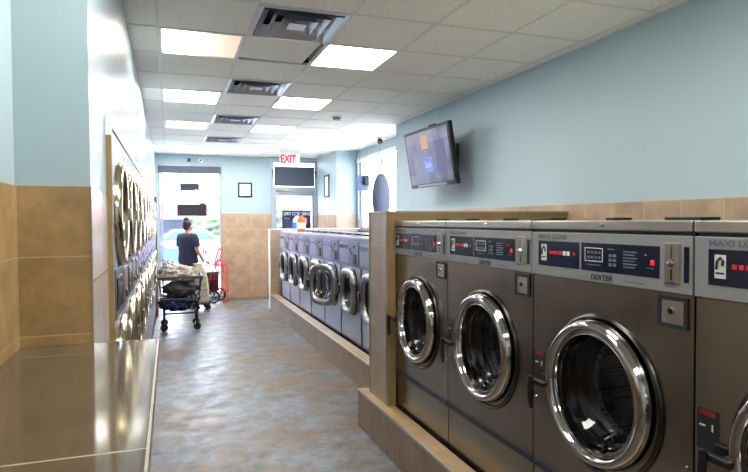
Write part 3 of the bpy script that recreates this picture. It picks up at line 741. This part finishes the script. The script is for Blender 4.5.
f0 = far_washer(lab[1], FW); f0.rotation_euler = (0, 0, -PI/2); f0.location = (fx, 6.215, .205)
for k in (0, 3, 4, 5, 6): dup(f0, (fx, 5.445+.77*k, .205), lab[k])
fo = far_washer(lab[2], FW, True); fo.rotation_euler = (0, 0, -PI/2); fo.location = (fx, 6.985, .205)

# ------------------------------------------------------------------ stacked dryers
def dryer(label, group):
    t = thing('stacked_dryer', label, 'dryer', (0, 0, 0), 0, group)
    W = .381
    for (cz, z0, z1) in ((1.68, 1.42, 2.055), (.90, .14, 1.19)):
        b_ = MB().holed(-W, W, z0, z1, 0, cz, .20, 0).build('front_panel', 'steel_far', t)
        d = MB().lathe([(.262, 0), (.264, .014), (.256, .030), (.238, .036), (.222, .030), (.208, .018), (.2, .012), (.2, -.01)], (0, 0, cz), 'f', 56).build('door_ring', 'gold_ring', t, 60)
        MB().lathe([(.202, .004), (.12, .010), (0, .012)], (0, 0, cz), 'f', 40).build('door_glass', 'door_glass', d, 60)
        MB().box(.228, .25, -.044, -.03, cz-.035, cz+.035, .004).build('door_handle', 'steel_plain', d)
        MB().box(-.272, -.255, -.010, 0, cz-.05, cz+.05, .003).build('hinge', 'steel_plain', t)
        MB().lathe([(.202, -.02), (.33, -.12), (.33, -.6), (0, -.62)], (0, 0, cz), 'f', 40).build('drum', 'drum', t, 40)
    c = MB().box(-W, W, -.012, .3, 1.19, 1.42, .004).build('control_console', 'console_far', t)
    MB().box(-.34, -.02, -.018, -.012, 1.23, 1.38, .002).build('display_window', 'navy', c)
    p = MB().box(.02, .26, -.02, -.012, 1.21, 1.40, .003).build('coin_plate', 'steel_plain', c)
    MB().box(.10, .18, -.026, -.02, 1.24, 1.28, .002).build('coin_cup', 'dark_print', p)
    MB().box(.28, .35, -.018, -.012, 1.23, 1.38).build('lint_lock', 'dark_print', c)
    MB().shell(-W, W, 0.001, .85, .0, 2.056).build('cabinet', 'steel_far', t)
    MB().box(-W, W, .01, .05, .0, .138).build('kick_panel', 'black', t)
    return t
DG = 'bank of ten stacked dryers along the left wall'
ords = ['nearest', 'second', 'third', 'fourth', 'fifth', 'sixth', 'seventh', 'eighth', 'ninth', 'tenth']
d0 = dryer('stacked steel dryer nearest the tiled pier, its door rings largest', DG); d0.rotation_euler = (0, 0, PI/2); d0.location = (-.243, 3.237, 0)
for k in range(1, 10):
    dup(d0, (-.243, 3.237+.77*k, 0), 'stacked steel dryer %s' % ('last in the bank, nearest the front window' if k == 9 else ords[k]+' from the tiled pier along the left wall'))

# ------------------------------------------------------------------ tiled counter at the left
t = thing('folding_counter', 'glossy brown tiled counter in the left foreground with metal edge', 'counter', (0, 0, 0))
MB().box(-.478, -.047, -.5, 2.236, 1.17, 1.215).build('counter_top', 'counter', t)
MB().box(-.047, -.041, -.5, 2.24, 1.168, 1.2155).box(-.25, -.041, 2.236, 2.24, 1.168, 1.2155).build('edge_trim', mat('dull_edge_trim', S(140, 134, 122), .4, .7), t)
MB().box(-.478, -.09, -.5, 2.22, 0, 1.17).build('counter_base', 'curb_tile', t)

# ------------------------------------------------------------------ television
t = thing('wall_television', 'black flat television tilted down on a bracket on the blue wall', 'television', (2.743, 5.971, 2.338))
t.rotation_euler = (0, 0, -1.536)
piv = Matrix.Rotation(-.159, 4, 'X')
tv = MB().box(-.55, .55, 0, .055, -.33, .33, .010).build('tv_case', 'dark_tv', t)
def scr_mat():
    m, n, l, p = newmat('tv_picture')
    p.inputs['Base Color'].default_value = (.02, .02, .03, 1); p.inputs['Roughness'].default_value = .12
    tc = n.new('ShaderNodeTexCoord'); br = n.new('ShaderNodeTexBrick'); br.inputs['Scale'].default_value = 1; br.inputs['Mortar Size'].default_value = 0; br.inputs['Bias'].default_value = 0
    br.inputs['Brick Width'].default_value = .26; br.inputs['Row Height'].default_value = .17; br.offset = .4
    mp = n.new('ShaderNodeMapping'); mp.inputs['Rotation'].default_value = (PI/2, 0, 0); l.new(tc.outputs['Object'], mp.inputs[0]); l.new(mp.outputs[0], br.inputs['Vector'])
    br.inputs['Color1'].default_value = S(92, 92, 124); br.inputs['Color2'].default_value = S(164, 156, 180); br.inputs['Mortar'].default_value = S(120, 110, 150)
    t2 = n.new('ShaderNodeTexNoise'); t2.inputs['Scale'].default_value = 4; t2.inputs['Detail'].default_value = 3; l.new(tc.outputs['Object'], t2.inputs['Vector'])
    r = n.new('ShaderNodeValToRGB'); l.new(t2.outputs['Fac'], r.inputs[0]); r.color_ramp.elements[0].position = .35; r.color_ramp.elements[1].position = .65
    r.color_ramp.elements[0].color = S(84, 84, 112); r.color_ramp.elements[1].color = S(176, 166, 186)
    mx = n.new('ShaderNodeMix'); mx.data_type = 'RGBA'; mx.inputs[0].default_value = .5; l.new(br.outputs[0], mx.inputs[6]); l.new(r.outputs[0], mx.inputs[7])
    l.new(mx.outputs[2], p.inputs['Emission Color']); p.inputs['Emission Strength'].default_value = .3
    return m
s = MB().box(-.512, .512, -.003, 0, -.285, .295).build('screen', scr_mat(), tv)
MB().box(-.10, .10, -.005, -.003, -.16, .0).build('picture_square', emis('picture_blue', S(86, 110, 196), .4), s)
text('picture_lettering', 'Sale', .10, 'white_print', s, (-.085, -.006, -.11), depth=.0003)
MB().box(-.12, .03, -.004, -.003, .10, .26).build('picture_patch', emis('picture_tan', S(160, 132, 100), .28), s)
MB().box(.2, .42, -.004, -.003, -.2, .16).build('picture_panel', emis('picture_slate', S(74, 76, 116), .25), s)
MB().box(-.35, .35, -.006, 0, -.322, -.296, .002).build('speaker_strip', 'console', tv)
MB().box(.1, .22, .005, .05, .33, .345, .003).build('top_sensor', 'black', tv)
tv.rotation_euler = (.159, 0, 0)
m = MB().box(-.02, .02, .05, .30, -.05, .05, .004).box(-.12, .12, .295, .325, -.16, .16, .004).box(-.1, .1, .048, .075, -.13, .13, .004)
m.build('wall_bracket', 'black', t)

# ------------------------------------------------------------------ detergent bottles on the ledge
def bottle(label, loc, body_col, cap_col, lab_col, rz, h=.30):
    t = thing('detergent_bottle', label, 'bottle', loc, rz, 'detergent bottles on the far washers')
    MB().lathe([(0, 0), (.055, 0), (.06, .012), (.062, .15), (.056, .20), (.034, .235), (.022, .25), (.022, .262)], seg=28, pw=2.6, sxz=(1.1, .7)).build('bottle_body', mat('bottle_colour', body_col, .35), t, 45)
    MB().lathe([(.026, .262), (.028, .266), (.028, .30), (.024, .305), (0, .305)], seg=20).build('cap', mat('cap_colour', cap_col, .4), t, 40)
    MB().lathe([(.0635, .05), (.0638, .15)], seg=28, pw=2.6, sxz=(1.1, .7)).build('bottle_label', mat('label_colour', lab_col, .5), t, 45)
    MB().tube([(.045, 0, .22), (.078, 0, .205), (.082, 0, .15), (.06, 0, .11)], .012, 8).build('handle', mat('handle_colour', body_col, .35), t, 45)
bottle('white and blue detergent bottle with blue cap standing above the far washers', (1.985, 9.50, 1.459), S(205, 222, 235), S(40, 90, 190), S(60, 140, 215), .3)
bottle('orange detergent bottle with dark cap, right of the white and blue bottle', (1.99, 9.18, 1.459), S(240, 100, 40), S(30, 40, 90), S(235, 235, 235), -.3)

# ------------------------------------------------------------------ woman at the window
def skinned(name, V, E, R, m, parent, roots=(0,), sub=2):
    me = bpy.data.meshes.new(name); me.from_pydata([Vector(v) for v in V], E, [])
    o = bpy.data.objects.new(name, me); COL.objects.link(o)
    o.modifiers.new('Skin', 'SKIN').use_smooth_shade = True
    lay = me.skin_vertices[0].data
    for i, r in enumerate(R):
        lay[i].radius = r if isinstance(r, tuple) else (r, r); lay[i].use_root = i in roots
    sb = o.modifiers.new('Sub', 'SUBSURF'); sb.levels = sub; sb.render_levels = sub
    dg = bpy.context.evaluated_depsgraph_get(); dg.update()
    m2 = bpy.data.meshes.new_from_object(o.evaluated_get(dg)); m2.name = name
    bpy.data.objects.remove(o)
    for p in m2.polygons: p.use_smooth = True
    m2.materials.clear(); m2.materials.append(M[m] if isinstance(m, str) else m)
    q = bpy.data.objects.new(name, m2); COL.objects.link(q); q.parent = parent
    return q
per = thing('person', 'woman in a navy t-shirt, dark hair in a bun, standing at the front window', 'person', (.33, 11.72, 0), math.radians(-52))
def fused(name, mb, m, parent, vox=.011):
    o = mb.build(name, m); md = o.modifiers.new('Remesh', 'REMESH'); md.mode = 'VOXEL'; md.voxel_size = vox
    sm = o.modifiers.new('Smooth', 'SMOOTH'); sm.factor = .5; sm.iterations = 5
    dg = bpy.context.evaluated_depsgraph_get(); dg.update(); m2 = bpy.data.meshes.new_from_object(o.evaluated_get(dg)); m2.name = name
    bpy.data.objects.remove(o)
    for p in m2.polygons: p.use_smooth = True
    m2.materials.clear(); m2.materials.append(M[m]); q = bpy.data.objects.new(name, m2); COL.objects.link(q); q.parent = parent
    return q
def ell(mb, c, r, sub=3):
    q = bmesh.ops.create_icosphere(mb.bm, subdivisions=sub, radius=1)
    for v in q['verts']: v.co = Vector((v.co.x*r[0]+c[0], v.co.y*r[1]+c[1], v.co.z*r[2]+c[2]))
    return mb
mb = MB()
mb.lathe([(0, .80), (.15, .82), (.165, .90), (.15, 1.0), (.14, 1.10), (.155, 1.22), (.16, 1.30), (.13, 1.37), (.06, 1.41), (0, 1.42)], seg=32, sxz=(1, .80))
mb.tube([(0, -.01, 1.36), (0, .0, 1.42), (0, .012, 1.50)], [.062, .053, .055], 18)
ell(mb, (0, .012, 1.555), (.073, .092, .098)); ell(mb, (0, .052, 1.49), (.052, .056, .05)); ell(mb, (0, .086, 1.468), (.024, .022, .018))
mb.tube([(0, .098, 1.575), (0, .112, 1.545), (0, .126, 1.525), (0, .108, 1.516)], [.008, .011, .014, .010], 10)
for s_ in (-1, 1):
    ell(mb, (s_*.078, .008, 1.535), (.012, .02, .03), 2); ell(mb, (s_*.036, .082, 1.522), (.022, .022, .022), 2)
    k = 0 if s_ < 0 else .01
    mb.tube([(s_*.10, -.005, .86), (s_*.105, .0, .70), (s_*.105, .015+k, .48), (s_*.105, -.005+k, .30), (s_*.105, -.01+k, .06)], [.09, .08, .056, .054, .036], 18)
    ell(mb, (s_*.11, .05, .045), (.042, .10, .036))
hands = []
for s_, P in ((-1, [(-.14, -.01, 1.345), (-.205, -.005, 1.30), (-.235, .0, 1.09), (-.215, .12, .93), (-.205, .17, .885)]), (1, [(.14, -.01, 1.345), (.205, -.005, 1.30), (.24, .01, 1.09), (.21, .15, .925), (.195, .20, .88)])):
    mb.tube(P, [.06, .056, .040, .028, .026], 16)
    h = Vector(P[-1])+Vector((0, .035, -.025)); ell(mb, h, (.038, .048, .018))
    for q in range(4):
        L = (.062, .072, .066, .050)[q]; o_ = Vector(((q-1.5)*.0205, .035, 0))
        mb.tube([h+o_, h+o_+Vector(((q-1.5)*.003, L*.5, -.006)), h+o_+Vector(((q-1.5)*.004, L*.85, -.028)), h+o_+Vector(((q-1.5)*.004, L*.85, -.052))], [.0095, .0088, .008, .007], 10)
    mb.tube([h+Vector((-s_*.025, -.02, 0)), h+Vector((-s_*.052, .012, -.008)), h+Vector((-s_*.055, .042, -.022))], [.013, .011, .009], 10)
fused('body', mb, 'skin', per, .0062)
mb = MB(); mb.lathe([(.0, .83), (.195, .83), (.20, .90), (.192, .98), (.182, 1.08), (.186, 1.20), (.190, 1.28), (.175, 1.34), (.125, 1.385), (.078, 1.405), (.0, 1.405)], seg=40, sxz=(1, .88))
for s_ in (-1, 1): mb.tube([(s_*.10, -.005, 1.345), (s_*.175, -.01, 1.335), (s_*.215, -.005, 1.25), (s_*.235, .0, 1.15)], [.07, .082, .078, .072], 20)
fused('t_shirt', mb, 'navy_cloth', per)
mb = MB(); mb.lathe([(0, .97), (.175, .97), (.188, .90), (.185, .84), (.15, .78), (0, .76)], seg=36, sxz=(1, .82))
for k, s_ in enumerate((-1, 1)): mb.tube([(s_*.09, -.0, .86), (s_*.10, -.005, .74), (s_*.105, .015+.01*k, .48), (s_*.105, -.01+.01*k, .09)], [.095, .10, .075, .066], 20)
fused('trousers', mb, 'denim', per)
mb = MB(); ell(mb, (0, -.012, 1.580), (.084, .095, .092)); ell(mb, (0, -.045, 1.53), (.07, .06, .07)); ell(mb, (0, -.035, 1.675), (.052, .052, .045)); mb.tube([(0, -.03, 1.64), (0, -.033, 1.66)], .035, 14)
fused('hair', mb, 'hair', per, .008)
for s_ in (-1, 1):
    eb = MB(); ell(eb, (0, 0, 0), (.013, .009, .009), 2); eye = eb.build('eye', 'white', per, 60, (s_*.030, .094, 1.553))
    ib = MB(); ell(ib, (0, .006, 0), (.006, .005, .006), 2); ib.build('pupil', 'black', eye, 60)
    MB().tube([(s_*.017, .098, 1.572), (s_*.032, .096, 1.577), (s_*.048, .086, 1.572)], .0035, 6).build('eyebrow', 'hair', per, 60)
    k = 0 if s_ < 0 else .01
    sb = MB(); ell(sb, (s_*.11, .055+k, .045), (.052, .135, .048)); 
    for v in sb.bm.verts: v.co.z = max(v.co.z, .002)
    sb.build('shoe', 'black', per, 60)
MB().tube([(-.022, .100, 1.492), (-.01, .107, 1.494), (.01, .107, 1.494), (.022, .100, 1.492)], [.003, .006, .006, .003], 8).build('lips', 'red_print', per, 60)

# ------------------------------------------------------------------ black wire laundry cart and its load
def cloth_mat(name, c1, c2, sc=6):
    m, n, l, p = newmat(name); p.inputs['Roughness'].default_value = .9
    tc = n.new('ShaderNodeTexCoord'); t = n.new('ShaderNodeTexNoise'); t.inputs['Scale'].default_value = sc; t.inputs['Detail'].default_value = 6
    l.new(tc.outputs['Object'], t.inputs[0]); r = n.new('ShaderNodeValToRGB'); l.new(t.outputs['Fac'], r.inputs[0])
    r.color_ramp.elements[0].position = .42; r.color_ramp.elements[1].position = .56; r.color_ramp.elements[0].color = c1; r.color_ramp.elements[1].color = c2
    l.new(r.outputs[0], p.inputs[0]); b_ = n.new('ShaderNodeBump'); b_.inputs['Strength'].default_value = .5; b_.inputs['Distance'].default_value = .02
    l.new(t.outputs['Fac'], b_.inputs['Height']); l.new(b_.outputs[0], p.inputs['Normal']); return m
M['cream_cloth'] = cloth_mat('cream_laundry', S(214, 206, 196), S(168, 158, 146), 9)
M['white_cloth'] = cloth_mat('white_laundry', S(232, 228, 226), S(205, 200, 198), 6)
M['mixed_cloth'] = cloth_mat('mixed_laundry', S(18, 20, 34), S(84, 76, 74), 7)
M['blue_cloth'] = cloth_mat('dark_blue_laundry', S(14, 18, 44), S(34, 44, 88), 6)
M['bag_cloth'] = cloth_mat('spotted_beige_bag', S(188, 178, 158), S(196, 186, 166), 8)
t = thing('laundry_cart', 'black wire laundry cart on four casters heaped with clothes beside the dryers', 'laundry cart', (.14, 9.40, 0), 0)
def frame_loop(z, hx, hy, r): return MB().tube([(-hx, -hy, z), (hx, -hy, z), (hx, hy, z), (-hx, hy, z)], r, 8, closed=True)
frame_loop(.80, .312, .27, .021).build('top_rail', 'black', t)
frame_loop(.47, .27, .24, .014).build('basket_floor_rail', 'black', t)
frame_loop(.26, .235, .24, .014).build('shelf_rail', 'black', t)
m = MB()
for k in range(8):
    u = -1+2*k/13
    for s_ in (-1, 1): m.tube([(u*.312, s_*.27, .80), (u*.27, s_*.24, .47)], .0028, 5)
for k in range(11):
    u = -1+2*k/10
    for s_ in (-1, 1): m.tube([(s_*.312, u*.27, .80), (s_*.27, u*.24, .47)], .0028, 5)
for k in range(1, 5):
    f_ = k/5; m.tube([(-.27-.045*f_, -.24-.03*f_, .47+.33*f_), (.27+.045*f_, -.24-.03*f_, .47+.33*f_), (.27+.045*f_, .24+.03*f_, .47+.33*f_), (-.27-.045*f_, .24+.03*f_, .47+.33*f_)], .0028, 5, closed=True)
for k in range(9):
    u = -1+2*k/8; m.tube([(u*.26, -.24, .47), (u*.26, .24, .47)], .0028, 5)
m.build('wire_basket', 'black', t)
m = MB()
for k in range(7): u = -1+2*k/6; m.tube([(u*.225, -.24, .26), (u*.225, .24, .26)], .0035, 5)
m.build('wire_shelf', 'black', t)
for sx_ in (-1, 1):
    for sy_ in (-1, 1):
        lg = MB().tube([(sx_*.28, sy_*.245, .50), (sx_*.235, sy_*.24, .40), (sx_*.235, sy_*.24, .12)], .016, 8).build('leg', 'black', t)
        MB().box(sx_*.235-.02, sx_*.235+.02, sy_*.24-.016, sy_*.24+.016, .07, .125, .004).build('caster_fork', 'black', lg)
        MB().tube([(sx_*.235, sy_*.24-.015, .0565), (sx_*.235, sy_*.24+.015, .0565)], .055, 18).build('caster_wheel', 'rubber', lg, 50)
tag(blob((.11, 9.42, .83), (.26, .215, .125), .20, 3.2, 5, 2, fold=.22, flat=.10).build('laundry_pile', 'cream_cloth', smooth=80), 'heap of cream and white laundry on top of the black cart', 'laundry')
tag(blob((.0, 9.45, .935), (.12, .12, .085), .25, 3.2, 5, 7, fold=.22).build('plastic_bag', 'white_cloth', smooth=80), 'white bundle peaking above the laundry heap on the cart', 'laundry')
tag(blob((.14, 9.40, .60), (.24, .205, .115), .15, 3, 5, 5, fold=.2).build('clothes_bundle', 'mixed_cloth', smooth=80), 'dark and brown clothes packed inside the wire cart basket', 'laundry')
tag(blob((.09, 9.385, .385), (.225, .21, .105), .2, 3, 5, 11, flat=.11, fold=.25).build('clothes_bundle', 'blue_cloth', smooth=80), 'dark blue clothes lying low on the cart shelf', 'laundry')

# ------------------------------------------------------------------ beige bag on a small trolley
t = thing('bag_trolley', 'low black trolley with wheels under the spotted beige laundry bag', 'trolley', (.545, 11.25, 0), .1)
MB().box(-.14, .14, -.16, .16, .10, .13, .01).build('trolley_base', 'black', t)
MB().tube([(-.12, .15, .12), (-.15, .2, .80), (.10, .2, .80), (.12, .15, .12)], .010, 8).build('push_handle', M['dkblue'], t)
for sx_ in (-.10, .10):
    for sy_ in (-.12, .12):
        MB().tube([(sx_, sy_-.015, .05), (sx_, sy_+.015, .05)], .05, 16).build('wheel', 'rubber', t, 50)
        MB().box(sx_-.012, sx_+.012, sy_-.024, sy_-.016, .04, .11).build('wheel_fork', 'black', t)
mb = MB(); mb.lathe([(0, .0), (.13, .0), (.15, .03), (.145, .25), (.15, .45), (.135, .62), (.10, .68), (.115, .72), (.0, .73)], seg=40, pw=3.2, sxz=(1, .85))
for v in mb.bm.verts:
    v.co.x += .02*noise.noise(v.co*6); v.co.y += .02*noise.noise(v.co*6+Vector((3, 1, 0))); v.co.x = v.co.x*.78-.07*(v.co.z/.7)**2
t = thing('laundry_bag', 'tall beige laundry bag with dark spots standing behind the black cart', 'bag', (.565, 11.25, .131))
mb.build('bag_body', 'bag_cloth', t, 70)
m = MB()
for i in range(4):
    for j in range(5):
        m.box(-.085+i*.045-.02*(j/3)**2, -.07+i*.045-.02*(j/3)**2, -.142, -.122, .10+j*.11+.02*(i % 2), .125+j*.11+.02*(i % 2), .004)
m.build('printed_spots', 'dark_print', t)

# ------------------------------------------------------------------ red folding shopping cart
t = thing('shopping_cart', 'red wire folding shopping cart with large black wheels before the end wall', 'shopping cart', (.86, 12.05, 0), -.36)
for y_, xo, lb in ((-.17, -.0, 0), (.26, .0, 1)):
    m = MB().tube([(xo+.115*math.cos(a*PI/12), y_, .135+.115*math.sin(a*PI/12)) for a in range(24)], .019, 8, closed=True)
    wl = m.build('wheel', 'rubber', t, 50)
    m = MB()
    for a in range(6): m.tube([(xo, y_, .135), (xo+.105*math.cos(a*PI/3+.3), y_, .135+.105*math.sin(a*PI/3+.3))], .005, 5)
    m.tube([(xo, y_-.02, .135), (xo, y_+.02, .135)], .022, 12); m.build('spokes', 'grey_print', wl)
MB().cyl((0, -.18, .135), (.0, .27, .135), .008, 8).build('axle', 'steel_plain', t)
m = MB()
for y_ in (-.11, .17): m.tube([(-.13, y_, .30), (-.04, y_, .62), (.10, y_, 1.08)], .010, 8)
m.tube([(.10, -.11, 1.08), (.10, .17, 1.08)], .013, 8).build('handle_frame', 'red', t)
m = MB()
x0, x1, y0, y1, z0, z1 = -.20, .22, -.12, .18, .22, .75
for zz, r in ((z0, .006), (z1, .009), ((z0+z1)/2, .004)): m.tube([(x0, y0, zz), (x1, y0, zz), (x1, y1, zz), (x0, y1, zz)], r, 6, closed=True)
for k in range(9):
    xx = x0+(x1-x0)*k/8
    for yy in (y0, y1): m.tube([(xx, yy, z0), (xx, yy, z1)], .0022, 4)
for k in range(1, 7):
    yy = y0+(y1-y0)*k/7
    for xx in (x0, x1): m.tube([(xx, yy, z0), (xx, yy, z1)], .0022, 4)
    m.tube([(x0, yy, z0), (x1, yy, z0)], .0022, 4)
m.build('wire_basket', 'red', t)
MB().tube([(x1-.03, y0, .02), (x1-.03, y0, z0)], .008, 6).tube([(x1-.03, y1, .02), (x1-.03, y1, z0)], .008, 6).tube([(x1-.03, y0, .012), (x1-.03, y1, .012)], .012, 8).build('stand', 'red', t)
MB().tube([(.0, -.02, .68), (.03, -.06, .80), (.08, -.10, .875), (.14, -.13, .86), (.19, -.145, .76), (.20, -.145, .62)], [.016, .02, .022, .022, .018, .012], 8).build('red_strap', 'red', t, 60)
mb = MB().box(-.15, .09, -.08, .14, 0, .40, .03)
tag(mb.build('tote_bag', 'black', loc=(.83, 12.07, .232), smooth=40), 'black tote bag sitting inside the red shopping cart', 'bag')

# ------------------------------------------------------------------ the street outside
def ext(name, mb, m): o = mb.build(name, m); o['kind'] = 'structure'; return o
ext('ground', MB().box(-40, 60, 15.5, 70, -.25, -.15).box(3.75, 60, -20, 15.5, -.25, -.15), mat('pale_asphalt', S(150, 150, 152), .9, noise_amt=.1, noise_scale=.5))
ext('ground_sidewalk', MB().box(-40, 60, YE+.12, 15.5, -.25, -.02).box(3.75, 6, -10, YE+.12, -.25, -.02), mat('pale_pavement', S(205, 203, 198), .8))
M['car_glass'] = mat('car_glass', S(60, 72, 90), .1)
def car(label, loc, rz, paint):
    t = thing('car', label, 'car', loc, rz)
    body = [(-2.2, .35), (-2.2, .72), (-1.95, .86), (-1.05, .95), (1.5, .98), (2.1, .90), (2.2, .60), (2.2, .35), (1.72, .30), (-1.75, .30)]
    mb = MB().prism(body, 'y', -.86, .86); bmesh.ops.bevel(mb.bm, geom=list(mb.bm.edges), offset=.05, segments=2, affect='EDGES')
    mb.build('car_body', paint, t, 40)
    mb = MB(); mb.prism([(-1.15, .93), (-.45, 1.42), (.85, 1.44), (1.6, .96)], 'y', -.72, .72); bmesh.ops.bevel(mb.bm, geom=list(mb.bm.edges), offset=.04, segments=2, affect='EDGES')
    mb.build('cabin', paint, t, 40)
    for s_ in (-1, 1):
        MB().prism([(-.95, .98), (-.42, 1.36), (.14, 1.38), (.14, .98)], 'y', s_*.72, s_*.735).build('side_window', 'car_glass', t)
        MB().prism([(.2, .98), (.2, 1.38), (.80, 1.38), (1.35, .99)], 'y', s_*.72, s_*.735).build('side_window', 'car_glass', t)
        for xx in (-1.38, 1.35):
            wl = MB().tube([(xx, s_*.68, .33), (xx, s_*.88, .33)], .33, 24).build('wheel', 'rubber', t, 40)
            MB().tube([(xx, s_*.87, .33), (xx, s_*.89, .33)], .2, 16).build('hub_cap', 'steel_plain', wl, 40)
        MB().box(-2.21, -2.15, s_*.6-.15, s_*.6+.15, .60, .72, .01).build('head_lamp', 'white', t)
        MB().box(2.14, 2.21, s_*.6-.15, s_*.6+.15, .66, .82, .01).build('tail_lamp', 'red', t)
    MB().prism([(-1.13, .96), (-.5, 1.405), (-.54, 1.42), (-1.18, .97)], 'y', -.62, .62).build('windshield', 'car_glass', t)
car('silver blue car parked across the street, seen through the front window, left', (-1.75, 20.5, -.15), 0, mat('silver_blue_paint', S(60, 84, 130), .25, .3))
car('grey car parked across the street, right of the woman through the window', (3.3, 20.8, -.15), PI, mat('grey_car_paint', S(84, 92, 116), .25, .3))
car('pale car farther off behind the parked cars through the front window', (.6, 27, -.15), 0, mat('pale_car_paint', S(120, 130, 150), .25, .3))
t = thing('street_building', 'pale building with a pink fascia band across the street', 'building', (3, 42, -.15))
MB().box(-24, 6, 0, 10, 0, 3.6).build('facade', mat('cream_render', S(222, 218, 212), .9), t)
MB().box(-24, 6, -1.2, 0, 1.95, 2.95).build('pink_fascia', mat('pink_fascia', S(214, 70, 96), .7), t)
for k in range(8):
    wv = MB().box(-19.6+k*3.2, -17.4+k*3.2, -.04, 0, .5, 1.9).build('shop_window', 'car_glass', t)
for k, (x, y, s_) in enumerate(((-2.0, 33, 1.0), (2.3, 34, .9), (5.6, 33, 1.1))):
    t = thing('street_tree', ('bushy street tree seen through the front window, left of the woman', 'bushy street tree seen through the front window, right of the woman', 'street tree farthest right beyond the shop front')[k], 'tree', (x, y, -.15))
    MB().tube([(0, 0, 0), (.05, 0, .7*s_), (0, .05, 1.3*s_)], [.12, .09, .06], 8).build('trunk', mat('bark', S(96, 84, 74), .9), t)
    blob((0, 0, 1.7*s_), (1.1*s_, 1.0*s_, .75*s_), .3, 3, 4, k+3, fold=.25).build('foliage', mat('leaves', S(64, 84, 62), .9, noise_amt=.4, noise_scale=6), t, 50)
